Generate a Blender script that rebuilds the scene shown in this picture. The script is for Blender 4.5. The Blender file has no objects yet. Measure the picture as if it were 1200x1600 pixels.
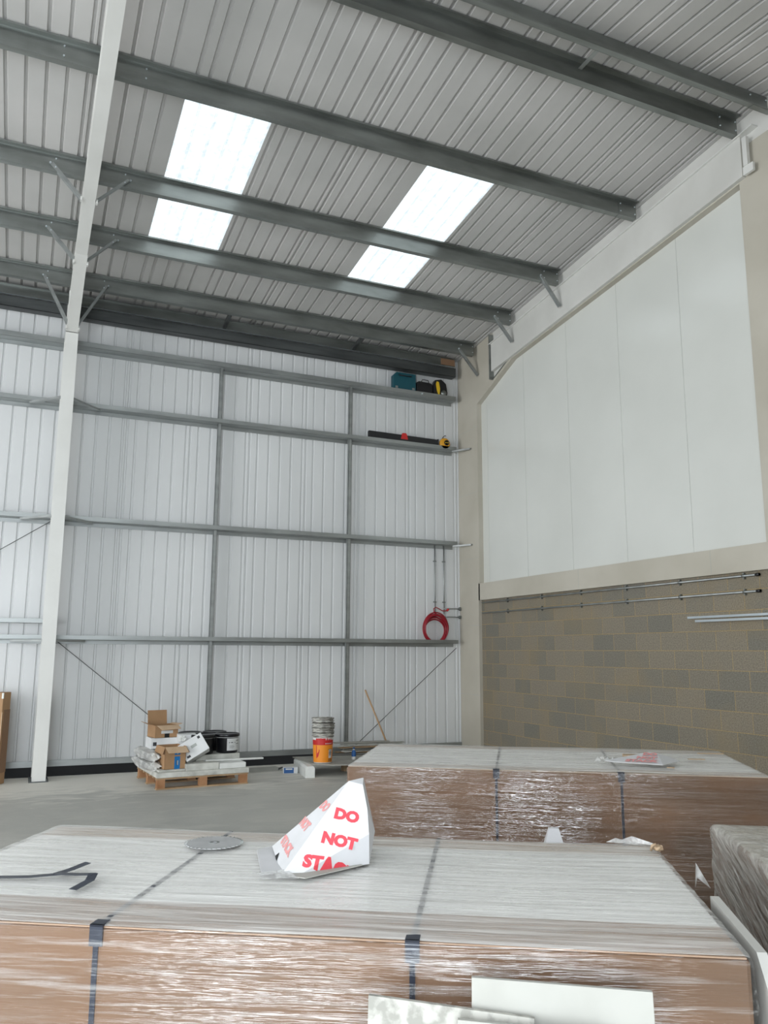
import bpy, bmesh, math, random
from mathutils import Vector, Matrix
random.seed(7)
S = bpy.context.scene
COL = S.collection
rad = math.radians

# ------------------------------------------------------------------ camera
CAMPOS = Vector((0, 0, 1.78))
yaw, pitch, roll = 0.4164, 0.1714, 0.0055
fwd = Vector((math.sin(yaw)*math.cos(pitch), math.cos(yaw)*math.cos(pitch), math.sin(pitch)))
rgt = Vector((math.cos(yaw), -math.sin(yaw), 0))
upv = rgt.cross(fwd)
r2 = rgt*math.cos(roll) + upv*math.sin(roll)
u2 = upv*math.cos(roll) - rgt*math.sin(roll)
cam_d = bpy.data.cameras.new('camera')
cam = bpy.data.objects.new('camera', cam_d); COL.objects.link(cam)
m = Matrix((r2, u2, -fwd)).transposed().to_4x4(); m.translation = CAMPOS
cam.matrix_world = m
cam_d.sensor_fit = 'HORIZONTAL'; cam_d.sensor_width = 36.0
cam_d.lens = 36.0*1264.45/1200.0
cam_d.clip_start = 0.05; cam_d.clip_end = 200
S.camera = cam

# ------------------------------------------------------------------ world, lights, exposure
S.view_settings.view_transform = 'Standard'
S.view_settings.look = 'None'
S.view_settings.gamma = 1
S.view_settings.use_curve_mapping = False
S.view_settings.exposure = 0.13
w = bpy.data.worlds.new('world'); S.world = w; w.use_nodes = True
bg = w.node_tree.nodes['Background']
bg.inputs[0].default_value = (0.88, 0.94, 1.0, 1); bg.inputs[1].default_value = 3.0

def area(name, loc, rot, sx, sy, power, color):
    l = bpy.data.lights.new(name, 'AREA'); l.shape = 'RECTANGLE'; l.size = sx; l.size_y = sy
    l.energy = power; l.color = color
    o = bpy.data.objects.new(name, l); COL.objects.link(o)
    o.location = loc; o.rotation_euler = rot
    return o
XLW = -13.7
DOORX0, DOORX1, DOORZ = -5.4, 0.5, 4.6
# overcast daylight arriving through the open roller door behind the photographer
area('daylight_door', ((DOORX0+DOORX1)/2, -1.75, DOORZ/2+0.1), (rad(90), 0, rad(0)), DOORX1-DOORX0-.1, DOORZ-.2, 430, (0.86, 0.935, 1.0))
# and through the wide opening at the far left end of the building
LY0, LY1, LZ = 0.5, 9.5, 5.2
area('daylight_opening', (XLW-.5, (LY0+LY1)/2, LZ/2+.1), (rad(90), 0, rad(-90)), LY1-LY0-.1, LZ-.2, 980, (0.99, 0.99, 1.0))
SKY_EMIT = 4.5

# ------------------------------------------------------------------ materials
def mat(name, base=(.5,.5,.5), rough=.6, metal=0.0, spec=.5):
    m = bpy.data.materials.new(name); m.use_nodes = True
    b = m.node_tree.nodes['Principled BSDF']
    b.inputs['Base Color'].default_value = (*base, 1)
    b.inputs['Roughness'].default_value = rough
    b.inputs['Metallic'].default_value = metal
    b.inputs['Specular IOR Level'].default_value = spec
    return m
def N(m, t, **k):
    n = m.node_tree.nodes.new(t)
    for a, v in k.items(): setattr(n, a, v)
    return n
def L(m, a, b): m.node_tree.links.new(a, b)
def vary(m, c1, c2, scale=4, detail=4, vec=(1,1,1), rough=None, lo=.35, hi=.65, bump=0, bscale=None, bdist=.002, dist=0.0):
    """noise driven colour variation (and optional bump) in object space"""
    b = m.node_tree.nodes['Principled BSDF']
    tc = N(m, 'ShaderNodeTexCoord'); mp = N(m, 'ShaderNodeMapping'); mp.inputs['Scale'].default_value = vec
    L(m, tc.outputs['Object'], mp.inputs['Vector'])
    n = N(m, 'ShaderNodeTexNoise'); n.inputs['Scale'].default_value = scale; n.inputs['Detail'].default_value = detail
    n.inputs['Distortion'].default_value = dist
    L(m, mp.outputs[0], n.inputs['Vector'])
    r = N(m, 'ShaderNodeValToRGB'); r.color_ramp.elements[0].position = lo; r.color_ramp.elements[1].position = hi
    r.color_ramp.elements[0].color = (*c1, 1); r.color_ramp.elements[1].color = (*c2, 1)
    L(m, n.outputs['Fac'], r.inputs['Fac']); L(m, r.outputs['Color'], b.inputs['Base Color'])
    if rough:
        mr = N(m, 'ShaderNodeMapRange'); mr.inputs['To Min'].default_value = rough[0]; mr.inputs['To Max'].default_value = rough[1]
        L(m, n.outputs['Fac'], mr.inputs['Value']); L(m, mr.outputs[0], b.inputs['Roughness'])
    if bump:
        n2 = N(m, 'ShaderNodeTexNoise'); n2.inputs['Scale'].default_value = bscale or scale*5; n2.inputs['Detail'].default_value = 5
        L(m, mp.outputs[0], n2.inputs['Vector'])
        bp = N(m, 'ShaderNodeBump'); bp.inputs['Strength'].default_value = bump; bp.inputs['Distance'].default_value = bdist
        L(m, n2.outputs['Fac'], bp.inputs['Height']); L(m, bp.outputs[0], b.inputs['Normal'])
    return m

M = {}
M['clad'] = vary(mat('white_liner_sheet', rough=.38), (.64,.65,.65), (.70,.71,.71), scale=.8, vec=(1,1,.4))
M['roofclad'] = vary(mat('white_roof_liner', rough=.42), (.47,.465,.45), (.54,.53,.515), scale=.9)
M['galv'] = vary(mat('galvanised_steel', rough=.4, metal=.85), (.20,.212,.20), (.35,.37,.355), scale=2.2, detail=6, vec=(.5,2,2), rough=(.28,.5), lo=.3, hi=.7)
M['galvrail'] = vary(mat('galvanised_rail', rough=.45, metal=.8), (.30,.315,.31), (.44,.46,.455), scale=3, detail=6, vec=(.5,2,2), rough=(.35,.55), lo=.3, hi=.7)
M['brightgalv'] = mat('bright_galvanised', (.66,.72,.76), .28, .9)
M['darksteel'] = vary(mat('dark_eaves_steel', rough=.5, metal=.6), (.07,.075,.075), (.13,.14,.14), scale=2, vec=(.4,3,3))
M['whitesteel'] = vary(mat('white_painted_steel', rough=.42), (.66,.66,.63), (.72,.72,.69), scale=1.5)
M['casing'] = vary(mat('beige_fire_board', rough=.75), (.45,.42,.35), (.51,.48,.41), scale=1.2, detail=5)
M['lining'] = vary(mat('white_board_lining', rough=.6), (.58,.575,.54), (.66,.655,.62), scale=1.1)
M['panel'] = vary(mat('white_insulated_panel', rough=.2, spec=.9), (.64,.65,.61), (.68,.69,.65), scale=.7)
M['joint'] = mat('panel_joint', (.40,.42,.40), .6)
M['block'] = mat('grey_blockwork', rough=.9)
M['floor'] = mat('concrete_floor', rough=.7)
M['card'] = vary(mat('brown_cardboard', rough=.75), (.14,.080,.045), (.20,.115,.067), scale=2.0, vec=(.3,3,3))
M['cardlight'] = vary(mat('light_cardboard', rough=.7), (.50,.35,.22), (.58,.42,.28), scale=5)
M['cardin'] = mat('cardboard_inside', (.24,.14,.08), .8)
M['cardbox'] = vary(mat('box_cardboard', rough=.75), (.34,.20,.10), (.42,.25,.13), scale=3)
M['whitebox'] = vary(mat('white_carton', rough=.55), (.68,.69,.69), (.78,.79,.79), scale=4)
M['covers'] = vary(mat('white_foam_sheet', rough=.6), (.84,.83,.80), (.90,.89,.86), scale=2, vec=(.5,3,3))
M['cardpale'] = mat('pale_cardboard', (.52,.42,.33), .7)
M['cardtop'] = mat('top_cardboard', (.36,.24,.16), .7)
M['coverbeige'] = mat('beige_foam_sheet', (.58,.53,.45), .7)  # plain beige cover sheet, one even colour
M['strap'] = mat('black_strap', (.02,.025,.04), .35)
M['black'] = mat('black_plastic', (.008,.008,.01), .3)
M['rubber'] = mat('black_rubber', (.02,.02,.02), .7)
M['wood'] = vary(mat('pallet_wood', rough=.8), (.30,.19,.10), (.46,.32,.19), scale=3, vec=(1,12,12))
M['woodred'] = vary(mat('pallet_block_wood', rough=.8), (.30,.14,.06), (.42,.22,.11), scale=6)
M['woodstick'] = mat('stick_wood', (.45,.28,.15), .6)
M['plaster'] = vary(mat('grey_plasterboard', rough=.85), (.36,.355,.32), (.40,.395,.36), scale=6)
M['plasteredge'] = mat('plasterboard_edge', (.50,.49,.455), .9)
M['mottled'] = vary(mat('mottled_board', rough=.85), (.27,.265,.235), (.42,.41,.37), scale=26, detail=5, lo=.42, hi=.56)
M['foam'] = vary(mat('white_foam_block', rough=.85), (.72,.73,.70), (.82,.83,.80), scale=6)
M['foamdirty'] = vary(mat('dirty_foam_board', rough=.85), (.42,.42,.38), (.70,.70,.65), scale=5, detail=6)
M['bag'] = vary(mat('wrapped_bale', rough=.35), (.34,.34,.33), (.66,.66,.63), scale=7, detail=6)
M['coneboard'] = vary(mat('white_cone_card', rough=.6), (.56,.56,.565), (.61,.61,.62), scale=6)
M['redink'] = mat('red_print', (.66,.055,.075), .6)
M['pinkink'] = mat('faded_red_print', (.70,.30,.29), .6)
M['blade'] = vary(mat('saw_blade_steel', rough=.4, metal=.35), (.44,.44,.44), (.52,.52,.52), scale=12)
M['hole'] = mat('black_void', (.012,.012,.012), .9)
M['red'] = mat('red_hose', (.30,.010,.022), .4)
M['orange'] = mat('orange_label', (.86,.29,.02), .45)
M['redlabel'] = mat('red_label', (.55,.02,.02), .45)
M['white'] = mat('white_plastic', (.72,.72,.70), .5)
M['bucketdirty'] = vary(mat('dirty_bucket', rough=.7), (.16,.15,.13), (.58,.57,.52), scale=30, detail=6, vec=(.4,.4,2), lo=.4, hi=.6)
M['sheetgrey'] = vary(mat('grey_fibre_board', rough=.8), (.30,.29,.26), (.38,.37,.33), scale=3)
M['blue'] = mat('blue_print', (.02,.11,.33), .5)
M['bluetape'] = mat('blue_tape', (.01,.17,.45), .45)
M['teal'] = mat('teal_case', (.006,.075,.10), .45)
M['yellow'] = mat('yellow_plastic', (.75,.48,.02), .45)
M['orangetool'] = mat('orange_yellow_plastic', (.70,.33,.02), .45)
M['label'] = mat('white_paper_label', (.70,.71,.70), .6)
M['ink'] = mat('black_ink', (.04,.04,.045), .6)
M['dark'] = mat('gap_shade_black', (.008,.008,.008), .95)  # near black colour stands in for shade in the gap below the cladding
M['paper'] = mat('crumpled_tape', (.42,.30,.19), .6)
M['jamb'] = mat('door_frame_grey', (.3,.3,.3), .5)

# blockwork
def block_material(m):
    b = m.node_tree.nodes['Principled BSDF']
    tc = N(m, 'ShaderNodeTexCoord'); sx = N(m, 'ShaderNodeSeparateXYZ'); L(m, tc.outputs['Object'], sx.inputs[0])
    ay = N(m, 'ShaderNodeMath', operation='ADD'); ay.inputs[1].default_value = 0.27+9.0
    az = N(m, 'ShaderNodeMath', operation='ADD'); az.inputs[1].default_value = -0.019+0.003
    L(m, sx.outputs['Y'], ay.inputs[0]); L(m, sx.outputs['Z'], az.inputs[0])
    cx = N(m, 'ShaderNodeCombineXYZ'); L(m, ay.outputs[0], cx.inputs[0]); L(m, az.outputs[0], cx.inputs[1])
    br = N(m, 'ShaderNodeTexBrick'); br.offset = .5; br.offset_frequency = 2
    br.inputs['Scale'].default_value = 1; br.inputs['Brick Width'].default_value = .45; br.inputs['Row Height'].default_value = .225
    br.inputs['Mortar Size'].default_value = .0055; br.inputs['Mortar Smooth'].default_value = .3
    br.inputs['Color1'].default_value = (.235,.205,.155,1); br.inputs['Color2'].default_value = (.165,.16,.135,1)
    br.inputs['Bias'].default_value = -.25
    br.inputs['Mortar'].default_value = (.36,.27,.14,1)
    L(m, cx.outputs[0], br.inputs['Vector'])
    n1 = N(m, 'ShaderNodeTexNoise'); n1.inputs['Scale'].default_value = 70; n1.inputs['Detail'].default_value = 6
    L(m, tc.outputs['Object'], n1.inputs['Vector'])
    n2 = N(m, 'ShaderNodeTexNoise'); n2.inputs['Scale'].default_value = 1.3; n2.inputs['Detail'].default_value = 4
    L(m, tc.outputs['Object'], n2.inputs['Vector'])
    r1 = N(m, 'ShaderNodeMapRange'); r1.inputs['From Min'].default_value=.3; r1.inputs['From Max'].default_value=.7; r1.inputs['To Min'].default_value = .66; r1.inputs['To Max'].default_value = 1.25
    L(m, n1.outputs['Fac'], r1.inputs['Value'])
    mx = N(m, 'ShaderNodeMixRGB', blend_type='MULTIPLY'); mx.inputs[0].default_value = 1
    L(m, br.outputs['Color'], mx.inputs[1]); L(m, r1.outputs[0], mx.inputs[2])
    # yellowish mortar smears
    r2 = N(m, 'ShaderNodeMapRange'); r2.inputs['From Min'].default_value=.5; r2.inputs['From Max'].default_value=.75; r2.inputs['To Max'].default_value=.45
    L(m, n2.outputs['Fac'], r2.inputs['Value'])
    m2 = N(m, 'ShaderNodeMixRGB'); m2.inputs[2].default_value = (.27,.205,.11,1)
    L(m, r2.outputs[0], m2.inputs[0]); L(m, mx.outputs[0], m2.inputs[1]); L(m, m2.outputs[0], b.inputs['Base Color'])
    sub = N(m, 'ShaderNodeMath', operation='SUBTRACT'); L(m, n1.outputs['Fac'], sub.inputs[0]); L(m, br.outputs['Fac'], sub.inputs[1])
    bp = N(m, 'ShaderNodeBump'); bp.inputs['Strength'].default_value = .7; bp.inputs['Distance'].default_value = .006
    L(m, sub.outputs[0], bp.inputs['Height']); L(m, bp.outputs[0], b.inputs['Normal'])
block_material(M['block'])

def floor_material(m):
    b = m.node_tree.nodes['Principled BSDF']
    tc = N(m, 'ShaderNodeTexCoord')
    def noise(s, d, vec, dist=0):
        mp = N(m, 'ShaderNodeMapping'); mp.inputs['Scale'].default_value = vec; mp.inputs['Rotation'].default_value = (0,0,.5)
        L(m, tc.outputs['Object'], mp.inputs['Vector'])
        n = N(m, 'ShaderNodeTexNoise'); n.inputs['Scale'].default_value = s; n.inputs['Detail'].default_value = d; n.inputs['Distortion'].default_value = dist
        L(m, mp.outputs[0], n.inputs['Vector']); return n
    a = noise(.55, 5, (1,1,1), .8); c = noise(1.6, 8, (1,2.6,1), 1.2); d = noise(60, 3, (1,1,1))
    r = N(m, 'ShaderNodeValToRGB'); e = r.color_ramp.elements
    e[0].position = .32; e[0].color = (.38,.38,.355,1); e[1].position = .68; e[1].color = (.54,.53,.485,1)
    L(m, a.outputs['Fac'], r.inputs['Fac'])
    r2 = N(m, 'ShaderNodeMapRange'); r2.inputs['From Min'].default_value=.52; r2.inputs['From Max'].default_value=.72; r2.inputs['To Max'].default_value=.6
    L(m, c.outputs['Fac'], r2.inputs['Value'])
    mx = N(m, 'ShaderNodeMixRGB'); mx.inputs[2].default_value = (.58,.565,.52,1)
    L(m, r2.outputs[0], mx.inputs[0]); L(m, r.outputs[0], mx.inputs[1])
    r3 = N(m, 'ShaderNodeMapRange'); r3.inputs['To Min'].default_value=.88; r3.inputs['To Max'].default_value=1.1; L(m, d.outputs['Fac'], r3.inputs['Value'])
    m2 = N(m, 'ShaderNodeMixRGB', blend_type='MULTIPLY'); m2.inputs[0].default_value = 1
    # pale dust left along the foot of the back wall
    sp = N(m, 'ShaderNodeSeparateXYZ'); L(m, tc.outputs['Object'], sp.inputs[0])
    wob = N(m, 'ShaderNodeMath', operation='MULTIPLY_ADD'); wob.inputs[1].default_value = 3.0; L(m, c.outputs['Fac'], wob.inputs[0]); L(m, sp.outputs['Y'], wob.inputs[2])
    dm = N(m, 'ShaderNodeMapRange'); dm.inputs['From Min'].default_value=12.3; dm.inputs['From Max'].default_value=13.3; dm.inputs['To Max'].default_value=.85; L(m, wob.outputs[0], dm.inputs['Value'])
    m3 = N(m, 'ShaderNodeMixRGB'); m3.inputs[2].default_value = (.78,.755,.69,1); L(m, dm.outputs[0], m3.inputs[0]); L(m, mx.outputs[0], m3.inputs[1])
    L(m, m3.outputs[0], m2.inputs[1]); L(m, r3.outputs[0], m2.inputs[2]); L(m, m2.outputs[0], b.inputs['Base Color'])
    rr = N(m, 'ShaderNodeMapRange'); rr.inputs['To Min'].default_value=.45; rr.inputs['To Max'].default_value=.8; L(m, c.outputs['Fac'], rr.inputs['Value']); L(m, rr.outputs[0], b.inputs['Roughness'])
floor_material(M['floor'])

def skylight_material():
    m = bpy.data.materials.new('daylit_rooflight'); m.use_nodes = True; nt = m.node_tree
    b = nt.nodes['Principled BSDF']; b.inputs['Base Color'].default_value = (.15,.17,.18,1); b.inputs['Roughness'].default_value = .5
    tc = N(m, 'ShaderNodeTexCoord'); n = N(m, 'ShaderNodeTexNoise'); n.inputs['Scale'].default_value = 9; n.inputs['Detail'].default_value = 8; n.inputs['Roughness'].default_value = .65
    L(m, tc.outputs['Object'], n.inputs['Vector'])
    r = N(m, 'ShaderNodeValToRGB'); r.color_ramp.elements[0].position=.36; r.color_ramp.elements[1].position=.84
    r.color_ramp.elements[0].color = (.168,.196,.208,1); r.color_ramp.elements[1].color = (.31,.315,.32,1)
    L(m, n.outputs['Fac'], r.inputs['Fac'])
    sx = N(m, 'ShaderNodeSeparateXYZ'); L(m, tc.outputs['Object'], sx.inputs[0])
    a = N(m, 'ShaderNodeMath', operation='ADD'); a.inputs[1].default_value = 20.0-1.21+.03; L(m, sx.outputs['X'], a.inputs[0])
    q = N(m, 'ShaderNodeMath', operation='MODULO'); q.inputs[1].default_value = .2; L(m, a.outputs[0], q.inputs[0])
    g = N(m, 'ShaderNodeMapRange'); g.inputs['From Min'].default_value=.03; g.inputs['From Max'].default_value=.06; g.inputs['To Min'].default_value=.78; g.inputs['To Max'].default_value=1
    L(m, q.outputs[0], g.inputs['Value'])
    mm = N(m, 'ShaderNodeMixRGB', blend_type='MULTIPLY'); mm.inputs[0].default_value=1; L(m, r.outputs[0], mm.inputs[1]); L(m, g.outputs[0], mm.inputs[2])
    L(m, mm.outputs[0], b.inputs['Emission Color'])
    b.inputs['Emission Strength'].default_value = 1.0
    return m
M['skylight'] = skylight_material()

def film_material(name, vec, lo, hi, tint=(.80,.80,.78), gloss=.35, rot=(0,0,0), bump=.9, rough=.13, lofac=.42, hifac=.66, spark=.5, bs=1.7, bd=.012, bdet=8):
    m = bpy.data.materials.new(name); m.use_nodes = True; nt = m.node_tree
    nt.nodes.remove(nt.nodes['Principled BSDF'])
    out = nt.nodes['Material Output']
    tc = N(m, 'ShaderNodeTexCoord'); mp = N(m, 'ShaderNodeMapping'); mp.inputs['Scale'].default_value = vec
    mr0 = N(m, 'ShaderNodeMapping'); mr0.inputs['Rotation'].default_value = rot
    L(m, tc.outputs['Object'], mr0.inputs['Vector']); L(m, mr0.outputs[0], mp.inputs['Vector'])
    n = N(m, 'ShaderNodeTexNoise'); n.inputs['Scale'].default_value = 1; n.inputs['Detail'].default_value = 7; n.inputs['Roughness'].default_value=.62; n.inputs['Distortion'].default_value = .35
    L(m, mp.outputs[0], n.inputs['Vector'])
    mr = N(m, 'ShaderNodeMapRange'); mr.inputs['From Min'].default_value=lofac; mr.inputs['From Max'].default_value=hifac; mr.inputs['To Min'].default_value=lo; mr.inputs['To Max'].default_value=hi
    L(m, n.outputs['Fac'], mr.inputs['Value'])
    n2 = N(m, 'ShaderNodeTexNoise'); n2.inputs['Scale'].default_value = bs; n2.inputs['Detail'].default_value = bdet; n2.inputs['Roughness'].default_value=.6; n2.inputs['Distortion'].default_value = .3
    L(m, mp.outputs[0], n2.inputs['Vector'])
    bp = N(m, 'ShaderNodeBump'); bp.inputs['Strength'].default_value = bump; bp.inputs['Distance'].default_value = bd
    L(m, n2.outputs['Fac'], bp.inputs['Height'])
    df = N(m, 'ShaderNodeBsdfDiffuse'); df.inputs['Color'].default_value = (*tint, 1); L(m, bp.outputs[0], df.inputs['Normal'])
    tr = N(m, 'ShaderNodeBsdfTransparent'); tr.inputs['Color'].default_value = (.96,.96,.96,1)
    mx = N(m, 'ShaderNodeMixShader'); L(m, mr.outputs[0], mx.inputs[0]); L(m, tr.outputs[0], mx.inputs[1]); L(m, df.outputs[0], mx.inputs[2])
    gl = N(m, 'ShaderNodeBsdfGlossy'); gl.inputs['Roughness'].default_value = rough; L(m, bp.outputs[0], gl.inputs['Normal'])
    gl.inputs['Color'].default_value = (1,1,1,1)
    # crinkled patches catch the light more than the taut ones
    n3 = N(m, 'ShaderNodeTexNoise'); n3.inputs['Scale'].default_value = 2.2; n3.inputs['Detail'].default_value = 2
    L(m, tc.outputs['Object'], n3.inputs['Vector'])
    g = N(m, 'ShaderNodeMapRange'); g.inputs['From Min'].default_value=.4; g.inputs['From Max'].default_value=.62; g.inputs['To Min'].default_value=gloss*(1-spark); g.inputs['To Max'].default_value=gloss
    L(m, n3.outputs['Fac'], g.inputs['Value'])
    m2 = N(m, 'ShaderNodeMixShader'); L(m, g.outputs[0], m2.inputs[0]); L(m, mx.outputs[0], m2.inputs[1]); L(m, gl.outputs[0], m2.inputs[2])
    L(m, m2.outputs[0], out.inputs['Surface'])
    return m
M['film_side'] = film_material('stretch_film_side', (2.6, 50, 66), .0, .38, gloss=.095, rough=.07, lofac=.50, hifac=.80, bump=1.0, bs=.5, bd=.028, bdet=4, spark=.8, rot=(0,.02,0))
M['film_side_far'] = film_material('stretch_film_far', (2.8, 38, 52), .0, .11, gloss=.17, rough=.05, tint=(.60,.50,.42), spark=.9, bump=1.0, bs=.5, bd=.045, bdet=4)
M['film_top'] = film_material('stretch_film_top', (2.0, 30, 30), .20, .66, gloss=.15, rough=.09, bump=1.0, bs=.8, bd=.012, bdet=4, tint=(.90,.89,.86), lofac=.35, hifac=.72)
M['film_drape'] = film_material('stretch_film_draped', (10, 5, 42), .30, .80, gloss=.14, rough=.12, bs=.6, bd=.03, bdet=3, rot=(rad(-18),0,0), tint=(.60,.58,.53))
M['film_loose'] = film_material('loose_film', (20, 20, 20), .35, .8, gloss=.2, rough=.2)

# ------------------------------------------------------------------ mesh helpers
class MB:
    def __init__(s): s.v=[]; s.f=[]; s.m=[]; s.sm=[]; s.smooth=False
    def add(s, vs, fs, mi=0, smooth=False):
        b = len(s.v); s.v += [tuple(v) for v in vs]
        for f in fs: s.f.append([b+i for i in f]); s.m.append(mi); s.sm.append(smooth)
        return s
    def box(s, a, b, mi=0):
        x0,y0,z0 = a; x1,y1,z1 = b
        if x0>x1: x0,x1=x1,x0
        if y0>y1: y0,y1=y1,y0
        if z0>z1: z0,z1=z1,z0
        vs=[(x0,y0,z0),(x1,y0,z0),(x1,y1,z0),(x0,y1,z0),(x0,y0,z1),(x1,y0,z1),(x1,y1,z1),(x0,y1,z1)]
        return s.add(vs,[(0,3,2,1),(4,5,6,7),(0,1,5,4),(1,2,6,5),(2,3,7,6),(3,0,4,7)],mi)
    def hexa(s, vs, mi=0):   # 8 points, bottom loop then top loop
        return s.add(vs,[(0,3,2,1),(4,5,6,7),(0,1,5,4),(1,2,6,5),(2,3,7,6),(3,0,4,7)],mi)
    def bar(s, p, q, w, h, up=(0,0,1), mi=0):   # rectangular bar from p to q
        p=Vector(p); q=Vector(q); d=(q-p).normalized(); up=Vector(up)
        x=d.cross(up).normalized(); y=x.cross(d).normalized()
        x*=w/2; y*=h/2
        return s.hexa([p-x-y,p+x-y,p+x+y,p-x+y,q-x-y,q+x-y,q+x+y,q-x+y],mi)
    def angle(s, p, q, a=.05, t=.005, up=(0,0,1), mi=0):   # rolled angle
        p=Vector(p); q=Vector(q); d=(q-p).normalized(); x=d.cross(Vector(up)).normalized(); y=x.cross(d).normalized()
        s.bar(p+y*a/2, q+y*a/2, t, a, up, mi); s.bar(p+x*(a/2+t/2), q+x*(a/2+t/2), a, t, up, mi); return s
    def tube(s, pts, r, n=8, mi=0, closed=False, caps=True):
        pts=[Vector(p) for p in pts]; k=len(pts); rings=[]
        prev=None
        for i,p in enumerate(pts):
            if closed: d=(pts[(i+1)%k]-pts[i-1]).normalized()
            else: d=(pts[min(i+1,k-1)]-pts[max(i-1,0)]).normalized()
            if prev is None:
                a=Vector((0,0,1)) if abs(d.z)<.9 else Vector((1,0,0)); x=d.cross(a).normalized()
            else: x=(prev-d*prev.dot(d)).normalized()
            prev=x; y=d.cross(x)
            rr = r[i] if isinstance(r,(list,tuple)) else r
            rings.append([p+x*rr*math.cos(2*math.pi*j/n)+y*rr*math.sin(2*math.pi*j/n) for j in range(n)])
        vs=[v for g in rings for v in g]; fs=[]
        for i in range(k if closed else k-1):
            for j in range(n):
                a=i*n+j; b=i*n+(j+1)%n; c=((i+1)%k)*n+(j+1)%n; d=((i+1)%k)*n+j
                fs.append((a,b,c,d))
        s.add(vs,fs,mi,True)
        if not closed and caps:
            b=len(s.v)-len(vs)
            s.f.append([b+j for j in range(n)][::-1]); s.m.append(mi); s.sm.append(False)
            s.f.append([b+(k-1)*n+j for j in range(n)]); s.m.append(mi); s.sm.append(False)
        return s
    def lathe(s, prof, n=28, mi=0, c=(0,0,0), smooth=True):
        vs=[]; fs=[]
        for r,z in prof:
            for j in range(n): vs.append((c[0]+r*math.cos(2*math.pi*j/n), c[1]+r*math.sin(2*math.pi*j/n), c[2]+z))
        for i in range(len(prof)-1):
            for j in range(n): fs.append((i*n+j, i*n+(j+1)%n, (i+1)*n+(j+1)%n, (i+1)*n+j))
        return s.add(vs,fs,mi,smooth)
    def prism(s, poly, d, mi=0):   # poly: list of 3D points (planar), extruded by vector d
        poly=[Vector(p) for p in poly]; d=Vector(d); n=len(poly)
        vs=poly+[p+d for p in poly]
        fs=[tuple(range(n))[::-1], tuple(range(n,2*n))]+[(i,(i+1)%n,n+(i+1)%n,n+i) for i in range(n)]
        return s.add(vs,fs,mi)
    def build(s, name, mats, parent=None, origin=None, bevel=0, solid=0):
        if not isinstance(mats,(list,tuple)): mats=[mats]
        me=bpy.data.meshes.new(name)
        o=Vector(origin) if origin is not None else Vector((0,0,0))
        me.from_pydata([tuple(Vector(v)-o) for v in s.v],[],s.f)
        for mm in mats: me.materials.append(M[mm] if isinstance(mm,str) else mm)
        me.polygons.foreach_set('material_index', s.m); me.polygons.foreach_set('use_smooth', s.sm)
        bm=bmesh.new(); bm.from_mesh(me); bmesh.ops.recalc_face_normals(bm,faces=bm.faces); bm.to_mesh(me); bm.free()
        me.update()
        ob=bpy.data.objects.new(name,me); COL.objects.link(ob)
        if parent is not None: ob.parent=parent
        ob.location=o
        if solid:
            md=ob.modifiers.new('s','SOLIDIFY'); md.thickness=solid; md.offset=0
        if bevel:
            md=ob.modifiers.new('b','BEVEL'); md.width=bevel; md.segments=2; md.limit_method='ANGLE'
        return ob

def tag(o, label=None, cat=None, group=None, kind=None):
    if label: o['label']=label
    if cat: o['category']=cat
    if group: o['group']=group
    if kind: o['kind']=kind
    return o
def thing(name, label, cat, loc=(0,0,0), rz=0, group=None):
    o=bpy.data.objects.new(name,None); COL.objects.link(o); o.empty_display_size=.1
    o.location=loc; o.rotation_euler=(0,0,rz); return tag(o,label,cat,group)
def struct(o): o['kind']='structure'; return o
def copy_tree(o, label=None, loc=None, rz=None, parent=None):
    c=o.copy(); COL.objects.link(c)
    if parent is not None: c.parent=parent
    for ch in list(o.children): copy_tree(ch, parent=c)
    if label: c['label']=label
    if loc is not None: c.location=loc
    if rz is not None: c.rotation_euler=(0,0,rz)
    return c
def centroid(vs):
    c=Vector((0,0,0))
    for v in vs: c+=Vector(v)
    return c/len(vs)

_txt={}
def text_geo(s, bold=.02):
    """glyph outlines as a triangulated mesh, normalised to x 0..1 and cap height 0..1"""
    if s in _txt: return _txt[s]
    cu=bpy.data.curves.new('t','FONT'); cu.body=s; cu.size=1; cu.offset=bold; cu.resolution_u=3
    ob=bpy.data.objects.new('t',cu); COL.objects.link(ob)
    dg=bpy.context.evaluated_depsgraph_get(); me=bpy.data.meshes.new_from_object(ob.evaluated_get(dg))
    vs=[v.co.copy() for v in me.vertices]; fs=[tuple(p.vertices) for p in me.polygons]
    bpy.data.objects.remove(ob); bpy.data.curves.remove(cu); bpy.data.meshes.remove(me)
    x0=min(v.x for v in vs); x1=max(v.x for v in vs); y0=min(v.y for v in vs); y1=max(v.y for v in vs)
    vs=[((v.x-x0)/(x1-x0),(v.y-y0)/(y1-y0)) for v in vs]
    _txt[s]=(vs,fs); return _txt[s]
def add_text(mb, s, O, U, V, mi, bold=.03):
    O=Vector(O);U=Vector(U);V=Vector(V); vs,fs=text_geo(s,bold)
    mb.add([O+U*x+V*y for x,y in vs],fs,mi)

# ------------------------------------------------------------------ shell dimensions
XL, XR = -13.7, 7.40
YB, YF = 13.12, -1.15
RIDGE = 5.99
def roofz(y):  # underside of the liner
    return 7.84-.1*(y-8) if y>=RIDGE else 7.84-.1*(RIDGE-8)-.1*(RIDGE-y)

# floor
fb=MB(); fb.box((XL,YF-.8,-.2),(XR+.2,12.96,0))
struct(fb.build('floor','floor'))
tb=MB(); tb.box((XL,12.96,-.5),(XR+.2,13.4,-.32)); tb.box((XL,13.30,-.32),(XR+.2,13.38,.26))
struct(tb.build('trim_1','dark'))

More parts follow.
